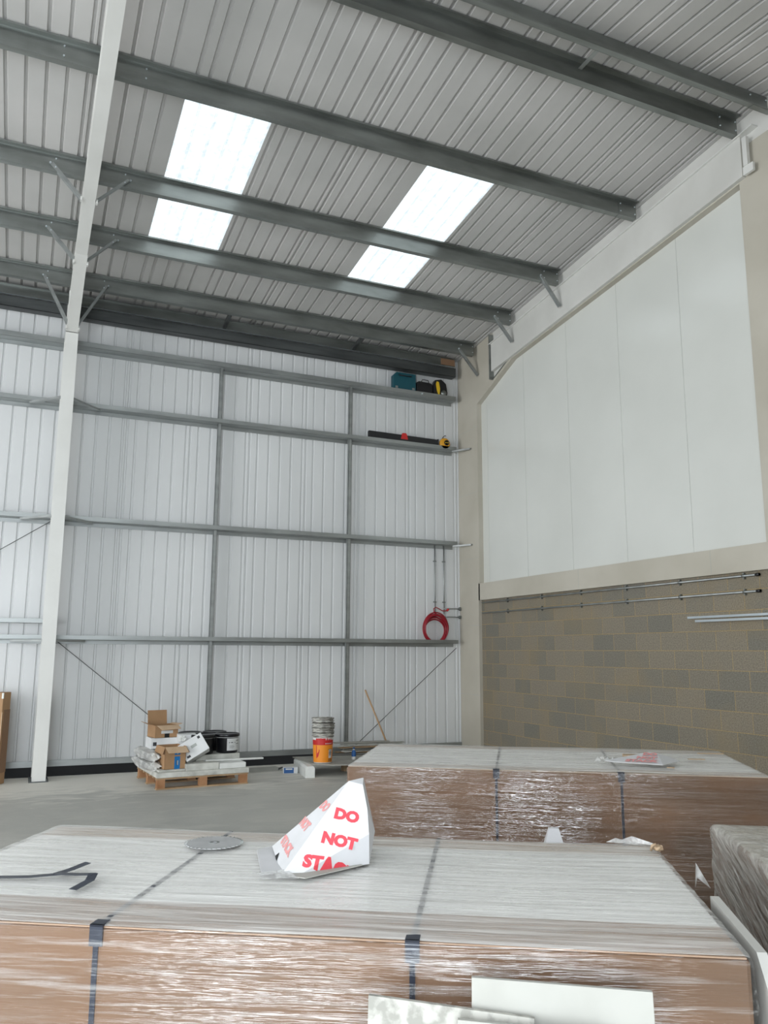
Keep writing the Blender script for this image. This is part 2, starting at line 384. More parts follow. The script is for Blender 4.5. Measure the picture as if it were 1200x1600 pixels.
def profile(x0,x1,pitch=.2,depth=.022,lap=1.0,x_ref=0.0,top=.022,base=.042):
    """liner sheet cross section: flat pans with narrow grooves going outward, a double one at each side lap"""
    ribs=[]; base_=base; k=math.floor((x0-x_ref)/pitch)-1
    while x_ref+k*pitch < x1+.1:
        ribs.append(x_ref+k*pitch)
        if k%5==0: ribs.append(x_ref+k*pitch+.068)
        k+=1
    pts=[(x0,0)]
    for r in sorted(ribs):
        a=[(r-base/2,0),(r-top/2,depth),(r+top/2,depth),(r+base/2,0)]
        if a[0][0]<=x0+.001 or a[-1][0]>=x1-.001: continue
        pts+=a
    pts.append((x1,0)); return pts
def ribbed(mb, pts, y0, y1, fz, mi=0):   # roof: sheet spans y0..y1, offset up
    vs=[(x,y0,fz(y0)+d) for x,d in pts]+[(x,y1,fz(y1)+d) for x,d in pts]; n=len(pts)
    mb.add(vs,[(i,i+1,n+i+1,n+i) for i in range(n-1)],mi)
def ribbed_wall(mb, pts, y, z0, z1, sgn=1, mi=0):
    vs=[(x,y+sgn*d,z0) for x,d in pts]+[(x,y+sgn*d,z1) for x,d in pts]; n=len(pts)
    mb.add(vs,[(i,i+1,n+i+1,n+i) for i in range(n-1)],mi)

XREF=1.21
sky_x=[(1.22,2.21),(4.23,5.21)]
sky_other=[(-1.78,-.79),(-4.78,-3.79),(-8.78,-7.79),(-11.78,-10.79)]
allsky=sorted(sky_x+sky_other)
SY0,SY1=8.02,11.12
cb=MB()
xs=[XL]
for a,b in allsky: xs+=[a,b]
xs.append(XR)
for i in range(len(xs)-1):
    pts=profile(xs[i],xs[i+1],x_ref=XREF,depth=.025,base=.045)
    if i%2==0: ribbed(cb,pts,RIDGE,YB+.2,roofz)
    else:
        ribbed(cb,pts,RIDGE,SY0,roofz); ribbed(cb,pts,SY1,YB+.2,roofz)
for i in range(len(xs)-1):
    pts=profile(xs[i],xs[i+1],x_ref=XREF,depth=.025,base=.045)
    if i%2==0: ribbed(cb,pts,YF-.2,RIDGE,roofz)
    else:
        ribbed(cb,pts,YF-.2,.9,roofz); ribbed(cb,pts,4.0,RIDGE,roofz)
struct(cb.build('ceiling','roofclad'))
# outer weather sheet above the liner so no sky leaks in at the laps
wn=0
for (a,b) in sky_x+sky_other:
    for (y0,y1) in ((SY0,SY1),(.9,4.0)):
        sb=MB(); pts=profile(a,b,x_ref=XREF,depth=.018)
        ribbed(sb,pts,y0,y1,roofz); wn+=1
        o=struct(sb.build('window_%d'%wn,'skylight'))
b=M['skylight'].node_tree.nodes['Principled BSDF']; b.inputs['Emission Strength'].default_value=SKY_EMIT

# back wall cladding
wb=MB(); ribbed_wall(wb,profile(XL,XR,x_ref=XREF+.03,depth=.018),YB,.20,roofz(YB)+.02)
struct(wb.build('wall_back','clad'))
# left wall, front wall with the open roller door
lb=MB(); lb.box((XL-.1,YF,0),(XL,LY0,8.1)); lb.box((XL-.1,LY1,0),(XL,YB+.1,8.1)); lb.box((XL-.1,LY0,LZ),(XL,LY1,8.1)); struct(lb.build('wall_left','clad'))
ob_=MB(); ob_.box((XL,YF-.15,0),(DOORX0,YF,8.1)); ob_.box((DOORX1,YF-.15,0),(XR,YF,8.1)); ob_.box((DOORX0,YF-.15,DOORZ),(DOORX1,YF,8.1))
struct(ob_.build('wall_front','clad'))

# right wall: blockwork below, panels and boarding above
rb=MB(); rb.box((XR,YF,0),(XR+.215,YB,2.72)); struct(rb.build('wall_right','block'))
XC=7.34
def zb(y): # underside line of the rafter casing at the right wall
    return 6.775+(11.207-y)*.0977 if y<=11.207 else 6.775+(11.207-y)*.40
pb=MB()
pe=[12.55]+[12.20-1.19*i for i in range(0,6)]
pj=MB()
for i in range(len(pe)-1):
    a=max(pe[i+1],5.0) ; c=pe[i]
    zt=lambda y: zb(y)+.03
    ys=[a+.003,c-.003]
    if a<11.207<c: ys=[a+.003,11.207,c-.003]
    poly=[(7.43,y,zt(y)) for y in ys]
    pb.prism([(7.43,ys[0],2.72)]+poly+[(7.43,ys[-1],2.72)],(.1,0,0))
struct(pb.build('wall_panels','panel'))
bk=MB(); bk.box((7.435,YF,2.7),(7.5,YB+.1,8.1)); struct(bk.build('wall_behind_panels','joint'))

# beige casing: ledge, corner column, haunch, far column
cs=MB()
cs.box((XC,5.0,2.69),(7.44,12.44,2.985)); struct(cs.build('trim_2','casing'))
cs=MB()
cs.box((XC,12.44,0),(7.42,YB-.004,2.69)); cs.box((XC,12.40,2.69),(7.44,YB-.004,6.29))
cs.prism([(XC,12.40,6.29),(XC,YB-.004,6.29),(XC,YB-.004,roofz(YB)-.005),(XC,11.84,roofz(11.84)-.005),(XC,11.84,6.52)],(.08,0,0))
struct(cs.build('trim_3','casing'))
jb=MB()   # board joints on the corner casing
for z in (1.05,2.25,3.45,4.65,5.85): jb.box((XC-.0012,12.42,z),(XC,YB-.01,z+.004))
for y in (9.6,7.1): jb.box((XC-.0012,y,2.70),(XC,y+.004,2.98))
struct(jb.build('trim_4','joint'))
cs=MB(); cs.box((XC,YF,2.985),(7.44,6.30,roofz(6.3)-.35)); cs.box((7.325,YF,2.985),(XC,5.93,roofz(6.3)-.4)); struct(cs.build('trim_5','casing'))
# strip casing that follows the underside of the rafter
cs=MB()
def strip(mb,x0,x1,offs0,offs1,ylist):
    for i in range(len(ylist)-1):
        a,b=ylist[i],ylist[i+1]
        mb.hexa([(x0,a,zb(a)+offs0),(x1,a,zb(a)+offs0),(x1,b,zb(b)+offs0),(x0,b,zb(b)+offs0),
                 (x0,a,zb(a)+offs1),(x1,a,zb(a)+offs1),(x1,b,zb(b)+offs1),(x0,b,zb(b)+offs1)])
strip(cs,XC-.004,7.44,-.02,.035,[6.3,11.207,12.42]); struct(cs.build('trim_6','casing'))
# white boarding above, up to the roof
cs=MB()
for a,b in ((YF,RIDGE),(RIDGE,6.3),(6.3,11.207),(11.207,11.84)):
    lo=(lambda y: zb(y)+.035) if a>=6.3 else (lambda y: 7.2)
    cs.hexa([(XC+.012,a,lo(a)),(7.44,a,lo(a)),(7.44,b,lo(b)),(XC+.012,b,lo(b)),(XC+.012,a,roofz(a)-.003),(7.44,a,roofz(a)-.003),(7.44,b,roofz(b)-.003),(XC+.012,b,roofz(b)-.003)])
struct(cs.build('trim_7','lining'))

# base rail along the back wall
br_=MB(); br_.box((XL,YB-.03,.145),(XR-.06,YB+.02,.205)); br_.box((XL,YB-.03,.12),(XR-.06,YB-.024,.145))
struct(br_.build('baseboard_back','galvrail'))

# ------------------------------------------------------------------ frame: portal at the white column, portal at the right wall
def raftz(y): return 7.605-.1*(y-8) if y>=RIDGE else 7.605-.1*(RIDGE-8)-.1*(RIDGE-y)
def ibeam_col(mb,xc,y0,y1,z0,z1,w=.18,t=.014):
    mb.box((xc-w/2,y0,z0),(xc+w/2,y0+t,z1)); mb.box((xc-w/2,y1-t,z0),(xc+w/2,y1,z1)); mb.box((xc-.005,y0+t,z0),(xc+.005,y1-t,z1))
def sloped(mb,x0,x1,ya,yb,f0,f1):
    mb.hexa([(x0,ya,f0(ya)),(x1,ya,f0(ya)),(x1,yb,f0(yb)),(x0,yb,f0(yb)),(x0,ya,f1(ya)),(x1,ya,f1(ya)),(x1,yb,f1(yb)),(x0,yb,f1(yb))])
CX=.362
t=thing('steel_column','white painted steel column standing in front of the ribbed back wall','column',(CX,12.45,0))
c=MB(); ibeam_col(c,0,0,.46,.012,6.50); c.box((-.09,0,6.49),(.09,.46,6.505)); c.build('column_shaft','whitesteel',t)
c=MB(); c.box((-.125,-.03,0),(.125,.49,.012))
for x in (-.105,.105): c.tube([(x,-.005,0),(x,-.005,.04)],.012,6)
c.build('base_plate','darksteel',t)
t=thing('steel_rafter','white painted roof rafter rising from the top of the white column','rafter',(CX,12.45,6.505))
c=MB()
def fy(f): return lambda y: f(y+12.45)-6.505
RB=lambda y: raftz(y)-.30
yr=RIDGE-12.45
sloped(c,-.072,.072,yr,.46,fy(lambda y:raftz(y)-.012),fy(raftz))
sloped(c,-.072,.072,yr,-1.55,fy(RB),fy(lambda y:RB(y)+.012))
sloped(c,-.004,.004,yr,.46,fy(lambda y:RB(y)+.012),fy(lambda y:raftz(y)-.012))
hz=lambda y: 0.0+ (0-(y))*((RB(10.9)-6.505)/1.55)
sloped(c,-.08,.08,-1.55,0,hz,lambda y:hz(y)+.013)
sloped(c,-.004,.004,-1.55,.2,lambda y:max(hz(y)+.01,.01) if y<0 else .01,fy(lambda y:RB(y)+.012))
c.box((-.08,0,.0),(.08,.014,fy(raftz)(0)-.01)); c.box((-.08,.445,0),(.08,.459,fy(raftz)(.45)-.01))
c.build('rafter_beam','whitesteel',t)
for y in (-2.75,-1.38,-.06):
    yy=y+12.45; z=(fy(RB)(y)-.0 if y<-1.55 else hz(y))
    for s in (-1,1): c=MB(); c.box((s*.078,y-.03,z-.012),(s*.10,y+.03,z+.035)); c.build('brace_cleat','whitesteel',t)
c=MB(); sloped(c,-.072,.072,YF-12.45,yr,fy(lambda y:raftz(y)-.012),fy(raftz)); sloped(c,-.072,.072,YF-12.45,yr,fy(RB),fy(lambda y:RB(y)+.012)); sloped(c,-.004,.004,YF-12.45,yr,fy(RB),fy(raftz))
c.build('front_slope_beam','whitesteel',t)
# right rafter, boxed in white board, its top flange showing as a bright line
t=thing('steel_rafter','white boarded rafter along the top of the right hand wall','rafter',(7.30,6.0,7.6))
c=MB(); o0=Vector((7.30,6.0,7.6))
sloped(c,-.045,.055,0.0,5.86,lambda y:raftz(y+6)-7.6-.014,lambda y:raftz(y+6)-7.6)
c.build('top_flange','whitesteel',t)
c=MB(); sloped(c,-.015,.055,.2,5.80,lambda y:raftz(y+6)-7.6-.52,lambda y:raftz(y+6)-7.6-.014)
c.build('boarded_web','lining',t)
c=MB(); c.box((-.06,.08,-.26),(-.015,.14,.10)); c.box((-.05,.02,-.36),(-.015,.16,-.26)); c.build('stiffener_plate','whitesteel',t)

# eave post of the haunch on the right
p=MB(); p.box((7.262,11.812,6.56),(7.345,11.838,7.40)); p.box((7.255,11.812,6.56),(7.262,11.818,7.40))
tag(p.build('haunch_post','galv',None,(7.27,11.82,6.56)),'grey upright steel strip at the end of the beige casing under the roof','steel strip')
p=MB(); 
strip(p,XC-.012,XC+.0,.036,.052,[6.3,11.207,11.83]); 
tag(p.build('metal_track','galv',None,(XC,9,6.9)),'thin grey metal track following the sloping top edge of the white panels','metal track')
# short wire ends above the track
for i in range(12):
    y=6.45+i*.415; z=zb(y)+.055
    q=MB(); q.tube([(XC+.008,y,z),(XC-.002,y+.005,z+.05),(XC+.006,y-.004,z+.11+.03*(i%3))],.0022,5)
    tag(q.build('fixing_wire','darksteel',None,(XC,y,z)),'thin dark wire end above the sloping track, %s one counted from the near end'%('first second third fourth fifth sixth seventh eighth ninth tenth eleventh twelfth'.split()[i]),'wire','wire ends above the sloping track')

# purlins: Z sections on top of the rafters, web facing the camera
PUR=[(7.94,'nearest of the four purlins beyond the ridge pair, passing above the rooflights'),
     (9.72,'galvanised purlin crossing the middle of both rooflights'),
     (11.07,'galvanised purlin at the lower ends of both rooflights'),
     (12.34,'galvanised purlin below the rooflights, nearest the eaves beam')]
def zsec(mb,yw,zb_,h,sl,x0,x1,flip=1,tt=.004):
    # web, bottom flange toward the eaves, top flange toward the ridge, small lips
    fl=.068
    mb.box((x0,yw-tt/2,zb_),(x1,yw+tt/2,zb_+h))
    a=(x0,yw,zb_); 
    def sl_plate(ya,yb,z):
        za=z-sl*(ya-yw); zb2=z-sl*(yb-yw)
        mb.hexa([(x0,ya,za-tt/2),(x1,ya,za-tt/2),(x1,yb,zb2-tt/2),(x0,yb,zb2-tt/2),(x0,ya,za+tt/2),(x1,ya,za+tt/2),(x1,yb,zb2+tt/2),(x0,yb,zb2+tt/2)])
    sl_plate(yw,yw+flip*fl,zb_+.003); sl_plate(yw-flip*fl,yw,zb_+h-.003)
    yy=yw+flip*fl; mb.box((x0,yy-tt/2,zb_-flip*sl*fl),(x1,yy+tt/2,zb_-flip*sl*fl+.018))
    yy=yw-flip*fl; mb.box((x0,yy-tt/2,zb_+h+flip*sl*fl-.02),(x1,yy+tt/2,zb_+h+flip*sl*fl))
def purlin(y,label,xend=7.25,flip=1,h=.215,sl=.1,sleeve=True,brace=None):
    z=raftz(y)+.010
    t=thing('steel_purlin',label,'purlin',(CX,y,z),0,'galvanised roof purlins')
    c=MB(); zsec(c,0,0,h,sl,XL+.1-CX,xend-CX,flip); c.build('purlin_section','galv',t)
    c=MB()
    if sleeve:
        zsec(c,-.004*flip,-.004,h+.008,sl,xend-CX-.30,xend-CX-.004,flip,.005); c.build('sleeve','galv',t); c=MB()
        zsec(c,-.004*flip,-.004,h+.008,sl,-.45,.45,flip,.005)
    c.build('sleeve','galv',t)
    for bx in (xend-CX-.27,xend-CX-.03,-.4,.4):
        for bz in (.05,.16):
            c=MB(); c.tube([(bx,-.006,bz),(bx,-.018,bz)],.010,6); c.build('bolt','brightgalv',t)
    return t
for y,l in PUR: purlin(y,l)
purlin(6.22,'lower of the two dark purlins either side of the roof ridge',xend=7.27)
purlin(5.80,'upper of the two purlins either side of the roof ridge',xend=7.29,flip=-1,sl=-.1)
# ridge ties between the two ridge purlins
for x,nn in ((2.72,'left'),(5.02,'right')):
    q=MB(); q.angle((x,6.20,raftz(6.2)+.13),(x,5.82,raftz(5.8)+.13),.045,.005)
    tag(q.build('ridge_tie','wood' if x==-9 else 'galvrail',None,(x,6.0,raftz(6)+.13)),'%s of the two short steel ties between the ridge purlins'%nn,'tie','ties between the ridge purlins')
# fly braces
def brace(p,q,label,group):
    c=MB(); c.angle(p,q,.042,.004); d=(Vector(q)-Vector(p)).normalized()
    t=thing('fly_brace',label,'brace',p,0,group)
    c=MB(); c.angle((0,0,0),Vector(q)-Vector(p),.042,.004); c.build('brace_bar','galvrail',t)
    e=Vector(q)-Vector(p)
    c=MB(); c.tube([e+Vector((0,-.01,0)),e+Vector((0,-.028,0))],.013,6); c.build('bolt','brightgalv',t)
RBn={9.72:'upper',11.07:'middle',12.34:'lowest'}
for y,nm in RBn.items():
    zt=raftz(y)+.09
    zl={9.72:RB(9.72)+.01,11.07:RB(11.07)+.0,12.34:6.57}[y]
    for s,sn in ((-1,'left'),(1,'right')):
        brace((CX+s*.088,y-.0,zl),(CX+s*.46,y-.016,zt),'%s grey brace on the %s side of the white rafter'%(nm,sn),'braces from the white rafter to the purlins')
    zl2={9.72:7.06,11.07:6.97,12.34:6.79}[y]
    brace((7.235 if y<12 else 7.31,y-.03,zl2),(6.90 if y<12 else 6.92,y-.016,zt-.01),'%s grey brace between the right wall and a purlin end'%nm,'braces at the right wall')

# eaves beam: dark channel with a thin bright strip and the upper rail, stub ties to the last purlin
t=thing('eaves_beam','dark steel eaves beam running above the back wall under the roof','beam',(0,12.9,6.9))
c=MB(); c.box((XL+.1,0,.03),(7.18,.006,.20)); c.box((XL+.1,0,.03),(7.18,.17,.036)); c.box((XL+.1,0,.194),(7.18,.17,.20)); c.build('lower_channel','darksteel',t)
c=MB(); c.box((XL+.1,-.012,.212),(7.18,.004,.222)); c.build('bright_strip','brightgalv',t)
c=MB(); c.box((XL+.1,.03,.24),(7.18,.036,.385)); c.box((XL+.1,-.02,.38),(7.18,.036,.386)); c.build('upper_rail','galv',t)
for x,nn in ((2.72,'left'),(5.06,'right')):
    q=MB(); q.angle((x,12.36,raftz(12.34)+.05),(x,12.92,raftz(12.9)+.02),.05,.005)
    tag(q.build('eaves_tie','darksteel',None,(x,12.6,7.25)),'%s of two short dark ties between the last purlin and the eaves beam'%nn,'tie','ties at the eaves beam')
q=MB(); q.box((6.88,12.918,7.15),(7.17,12.93,7.27)); tag(q.build('plywood_strip','cardin',None,(6.8,12.92,7.15)),'brown timber strip on the eaves beam beside the corner casing','timber')

# ------------------------------------------------------------------ wall rails
GZ=[(1.935,2.0,'lowest wall rail, level with the hose, on the white ribbed wall'),
    (3.715,3.785,'second lowest wall rail on the white ribbed wall'),
    (5.50,5.568,'wall rail carrying the black spirit level and the yellow tape reel'),
    (6.468,6.55,'topmost wall rail, carrying the teal tool case')]
for z0,z1,l in GZ:
    t=thing('wall_rail',l,'wall rail',(0,12.92,z0),0,'galvanised wall rails')
    h=z1-z0
    c=MB(); c.box((XL,0,0),(7.19,.003,h)); c.box((XL,0,0),(7.19,.195,.003)); c.box((XL,.19,-.06),(7.19,.195,.0)); c.build('rail_section','galvrail',t)
    c=MB(); c.box((-.45+CX,-.003,.004),(.45+CX,0,h-.004)); c.build('sleeve','galvrail',t)
    if z0<6:
        for s in (-1,1):
            if z0<6:
                c=MB()
                p0=(CX+s*.075,-.44,-.02); p1=(CX+s*.47,.0,-.02)
                c.prism([(CX+s*.075,-.46,-.035),(CX+s*.075,-.39,-.035),(CX+s*.43,.02,-.035),(CX+s*.51,.02,-.035)],(0,0,.03))
                c.build('corner_strut','galvrail',t)
    if z0>3 and z0<6:
        c=MB(); c.prism([(7.19,.02,-.03),(7.10,.02,-.03),(7.30,-.30,-.03),(7.335,-.30,-.03)],(0,0,.028)); c.build('end_strut','galvrail',t)
# short upper rail left of the column
q=MB(); q.box((XL,12.92,2.17),(CX+.1,12.923,2.235)); q.box((XL,12.92,2.17),(CX+.1,13.10,2.173))
q.box((CX+.06,12.915,1.95),(CX+.10,12.92,2.26))
tag(q.build('short_wall_rail','galvrail',None,(-3,12.92,2.17)),'short second rail just above the lowest wall rail, ending behind the white column','wall rail')
# vertical posts between rails
for x,nm in ((2.755,'left'),(5.085,'right')):
    zs=[.14]+[a[0] for a in GZ]
    t=thing('rail_post','%s vertical grey post tying the wall rails together'%nm,'post',(x,12.99,.14),0,'posts between the wall rails')
    for i in range(4):
        a=(0 if i==0 else GZ[i-1][1]-.14); b=GZ[i][0]-.14
        c=MB(); c.box((-.03,0,a),(-.025,.05,b)); c.box((-.03,0,a),(.03,.005,b)); c.box((.025,0,a),(.03,.05,b)); c.build('post_length','galvrail',t)
# tension rods
def rod(p,q,label,r=.006):
    c=MB(); c.tube([p,q],r,6); d=(Vector(q)-Vector(p)).normalized()
    c.tube([Vector(q)-d*.12,Vector(q)-d*.02],r*2,6)
    tag(c.build('bracing_cable','darksteel',None,p),label,'cable')
rod((.50,12.98,1.90),(1.98,12.98,.72+.0),'thin bracing cable running down right from the white column to the stacked boxes')
rod((7.18,12.98,1.86),(5.22,12.98,.22),'thin bracing cable running down left from the corner to the wall foot')
rod((.30,12.98,3.70),(-.80,12.98,2.92),'thin bracing cable running up right to the white column')

# items on the rails ---------------------------------------------------------
# teal tool case
t=thing('tool_case','teal power tool case on the topmost wall rail','tool case',(6.13,13.0,6.474))
c=MB(); c.prism([(-.23,-.055,.0),(-.23,-.055,.33),(-.16,-.055,.40),(.23,-.055,.40),(.23,-.055,.0)],(0,.11,0)); c.build('case_body','teal',t,bevel=.008)
c=MB(); c.tube([(-.12,-.068,.35),(-.12,-.085,.33),(.12,-.085,.33),(.12,-.068,.35)],.010,6); c.build('handle','black',t)
for x in (-.19,.15): c=MB(); c.box((x,-.062,.09),(x+.05,-.055,.13)); c.build('latch','galvrail',t)
t=thing('tool_bag','black tool bag beside the teal case on the topmost wall rail','bag',(6.55,13.0,6.474))
c=MB(); c.prism([(-.17,-.05,0),(-.17,-.05,.26),(-.12,-.05,.29),(.12,-.05,.28),(.16,-.05,.25),(.16,-.05,0)],(0,.10,0)); c.build('bag_body','black',t,bevel=.01)
c=MB(); c.tube([(-.09,-.055,.25),(-.06,-.06,.32),(.06,-.06,.32),(.09,-.055,.25)],.008,6); c.build('handle','rubber',t)
t=thing('power_saw','black power tool with a yellow handle on the topmost wall rail','power tool',(6.88,13.0,6.474))
c=MB(); c.prism([(-.14,-.05,0),(-.16,-.05,.25),(-.11,-.05,.36),(.02,-.05,.39),(.12,-.05,.31),(.15,-.05,.14),(.13,-.05,0)],(0,.10,0)); c.build('tool_body','black',t,bevel=.012)
c=MB(); c.prism([(-.10,-.068,.28),(-.085,-.068,.33),(-.045,-.068,.32),(-.02,-.068,.19),(-.03,-.068,.085),(-.055,-.068,.08),(-.08,-.068,.16)],(0,.018,0)); c.build('handle','yellow',t)
c=MB(); c.lathe([(.0,.0),(.055,.0),(.055,.02),(.0,.02)],20); o=c.build('blade_guard','galv',t); o.rotation_euler=(rad(90),0,0); o.location=(.06,-.05,.12)
q=MB(); q.lathe([(.0,0),(.014,0),(.017,.015),(.014,.03),(0,.03)],12); 
o=tag(q.build('round_knob','brightgalv'),'small round metal knob stuck on the front of the topmost rail below the black bag','knob'); o.rotation_euler=(rad(90),0,0); o.location=(6.47,12.92,6.51)
# spirit level in its sleeve
t=thing('spirit_level','long black spirit level lying on the second highest wall rail','level',(6.12,12.955,5.503))
c=MB(); c.hexa([(-.66,-.02,0),(.66,-.02,0),(.66,.02,0),(-.66,.02,0),(-.70,-.02,.19),(.70,-.02,.17),(.70,.02,.17),(-.70,.02,.19)]); c.build('level_body','black',t,bevel=.005)
c=MB(); c.prism([(-.07,-.026,.10),(-.05,-.026,.185),(-.03,-.026,.215),(.03,-.026,.215),(.05,-.026,.185),(.07,-.026,.10)],(0,.05,0)); c.build('grip','redlabel',t)
for x in (-.705,.683): c=MB(); c.box((x-.0,-.023,-.0),(x+.022,.023,.18)); c.build('end_cap','rubber',t)
t=thing('tape_reel','yellow measuring tape reel beside the spirit level on a wall rail','tape reel',(6.955,12.95,5.503))
c=MB(); c.lathe([(0,-.03),(.095,-.03),(.108,-.015),(.108,.015),(.095,.03),(0,.03)],20); o=c.build('reel_case','orangetool',t); o.rotation_euler=(rad(90),0,0); o.location=(0,0,.108)
c=MB(); c.lathe([(0,0),(.05,0),(.05,.012),(.035,.012),(.035,.006),(0,.006)],16); o=c.build('hub','black',t); o.rotation_euler=(rad(90),0,0); o.location=(.025,-.03,.125)
c=MB(); 
for k in range(3): c.box((-.03,-.046,-.007),(.03,-.042,.007)) if k==0 else c.box((-.007,-.046,-.03),(.007,-.042,.03))
o=c.build('crank','yellow',t); o.location=(.025,0,.125)
c=MB(); c.tube([(-.05,0,.20),(-.03,0,.24),(.01,0,.27),(.03,0,.26)],.007,6); c.build('handle','black',t)

# red hose coil standing on the lowest rail
t=thing('red_hose','coil of red hose standing on the lowest wall rail beside the corner','hose',(6.76,12.99,1.94))
for k in range(9):
    pts=[]; R0=.238+.012*(k%3)-.016*(k//3); ph=random.random()*6
    for i in range(40):
        a=2*math.pi*i/40; pts.append(((R0*.95+.006*math.sin(3*a+ph))*math.cos(a)+.004*math.sin(k*2.1), -.05+.012*k+.006*math.sin(2*a+ph), R0+.015+(R0+.006*math.cos(2*a+ph))*math.sin(a)))
    c=MB(); c.tube(pts,.0125,7,closed=True); c.build('coil_turn','red',t)
pts=[(.02,-.05,.50),(-.05,-.05,.56),(-.055,-.05,.61),(-.01,-.05,.635),(.05,-.05,.61),(.12,-.05,.575),(.20,-.05,.575),(.235,-.04,.595)]
c=MB(); c.tube(pts,.0095,7); c.build('hose_tail','red',t)
c=MB(); c.tube([(.215,-.04,.58),(.25,-.04,.61)],.02,10); c.build('hose_fitting','redlabel',t)
# conduits on the back wall
for x,nm in ((6.815,'left'),(7.0,'right')):
    t=thing('conduit','%s of two thin vertical steel conduits above the hose coil'%nm,'conduit',(x,13.10,2.5),0,'vertical conduits above the hose')
    zlo={'left':2.42,'right':2.47}[nm]-2.5
    c=MB(); c.tube([(0,0,zlo),(0,0,1.21)],.0105,8); c.build('tube','galvrail',t)
    for z in (.18,.92):
        c=MB(); c.tube([(-.002,-.006,z-.012),(-.002,-.006,z+.012)],.016,8); c.box((-.035,-.004,z-.01),(.03,.01,z+.01)); c.build('saddle_clip','galv',t)
for z,nm in ((2.565,'upper'),(2.415,'lower')):
    t=thing('conduit','%s of two short horizontal conduits between the hose and the corner casing'%nm,'conduit',(6.98,13.08,z),0,'short horizontal conduits')
    c=MB(); c.tube([(0,0,0),(.31,0,0)],.0105,8); c.build('tube','galvrail',t)
    c=MB(); c.tube([(.31,0,0),(.345,0,0)],.02,8); c.box((.33,-.03,-.03),(.345,.03,.03)); c.build('end_box','galv',t)
# conduits on the block wall
for z,nm in ((2.645,'upper'),(2.465,'lower')):
    t=thing('conduit','%s of two long conduits clipped to the blockwork under the beige ledge'%nm,'conduit',(7.37,6.45,z),0,'long conduits on the blockwork')
    c=MB(); c.tube([(0,0,0),(0,5.93,0)],.0125,8); c.build('tube','galvrail',t)
    c=MB(); c.tube([(0,0,0),(0,.05,0)],.018,8); c.build('end_cap','black',t)
    for k in range(6):
        y=.22+.98*k
        c=MB(); c.tube([(0,y-.012,0),(0,y+.012,0)],.018,8); c.box((-.004,y-.009,-.036),(.03,y+.009,.036)); c.build('saddle_clip','galv',t)
# bright strut channels in front of the blockwork
for y,z,nm,xx in ((7.54,2.196,'upper longer',7.36),(7.39,2.150,'lower shorter',7.33)):
    t=thing('strut_channel','%s of two bright steel strut channels across the blockwork'%nm,'channel',(xx,0,z),0,'bright strut channels')
    c=MB(); c.box((-.002,4.2,-.0),(.0,y,.026)); c.box((-.0,4.2,.024),(.035,y,.026)); c.box((0,4.2,0),(.035,y,.002)); c.build('channel_bar','brightgalv',t)

# ------------------------------------------------------------------ stretch wrapped packs
def wrap(name,w,d,h,z0,mats,parent,r=.028,amp=.004,seg=(60,30,24)):
    """film skin: rounded open-bottomed box, slightly rippled"""
    bm=bmesh.new(); bmesh.ops.create_cube(bm,size=1)
    for v in bm.verts: v.co=Vector((v.co.x*w,v.co.y*d,(v.co.z+.5)*h+z0))
    bm.faces.ensure_lookup_table()
    bot=[f for f in bm.faces if f.normal.z<-.5]
    es=[e for e in bm.edges if not any(f in bot for f in e.link_faces)]
    bmesh.ops.bevel(bm,geom=es,offset=r,segments=3,profile=.5,affect='EDGES')
    bot=[f for f in bm.faces if f.normal.z<-.9]; bmesh.ops.delete(bm,geom=bot,context='FACES')
    bmesh.ops.subdivide_edges(bm,edges=[e for e in bm.edges if e.calc_length()>.25],cuts=18,use_grid_fill=True)
    for v in bm.verts:
        k=math.sin(v.co.z*47+v.co.x*2)+math.sin(v.co.z*91+v.co.x*5+1)+math.sin(v.co.y*60+v.co.x*3)*.7
        n=v.normal; v.co+=n*amp*.5*k
    me=bpy.data.meshes.new(name); bm.normal_update()
    for f in bm.faces:
        f.smooth=True
        f.material_index=1 if (f.normal.z>.85) else 0
    bm.to_mesh(me); bm.free()
    for x in mats: me.materials.append(M[x])
    ob=bpy.data.objects.new(name,me); COL.objects.link(ob); ob.parent=parent
    return ob
def pallet_parts(t,w,d,h=.13,deep=False):
    for y in (-d/2+.05,0,d/2-.05):
        for x in (-w/2+.06,0,w/2-.06):
            c=MB(); c.box((x-.05,y-.05,.018),(x+.05,y+.05,h-.02)); c.build('pallet_block','woodred',t)
        c=MB(); c.box((-w/2,y-.05,0),(w/2,y+.05,.018)); c.build('bottom_board','wood',t)
    n=7
    for k in range(n):
        y=-d/2+.05+k*(d-.1)/(n-1)
        c=MB(); c.box((-w/2,y-.045,h-.02),(w/2,y+.045,h)); c.build('deck_board','wood',t)
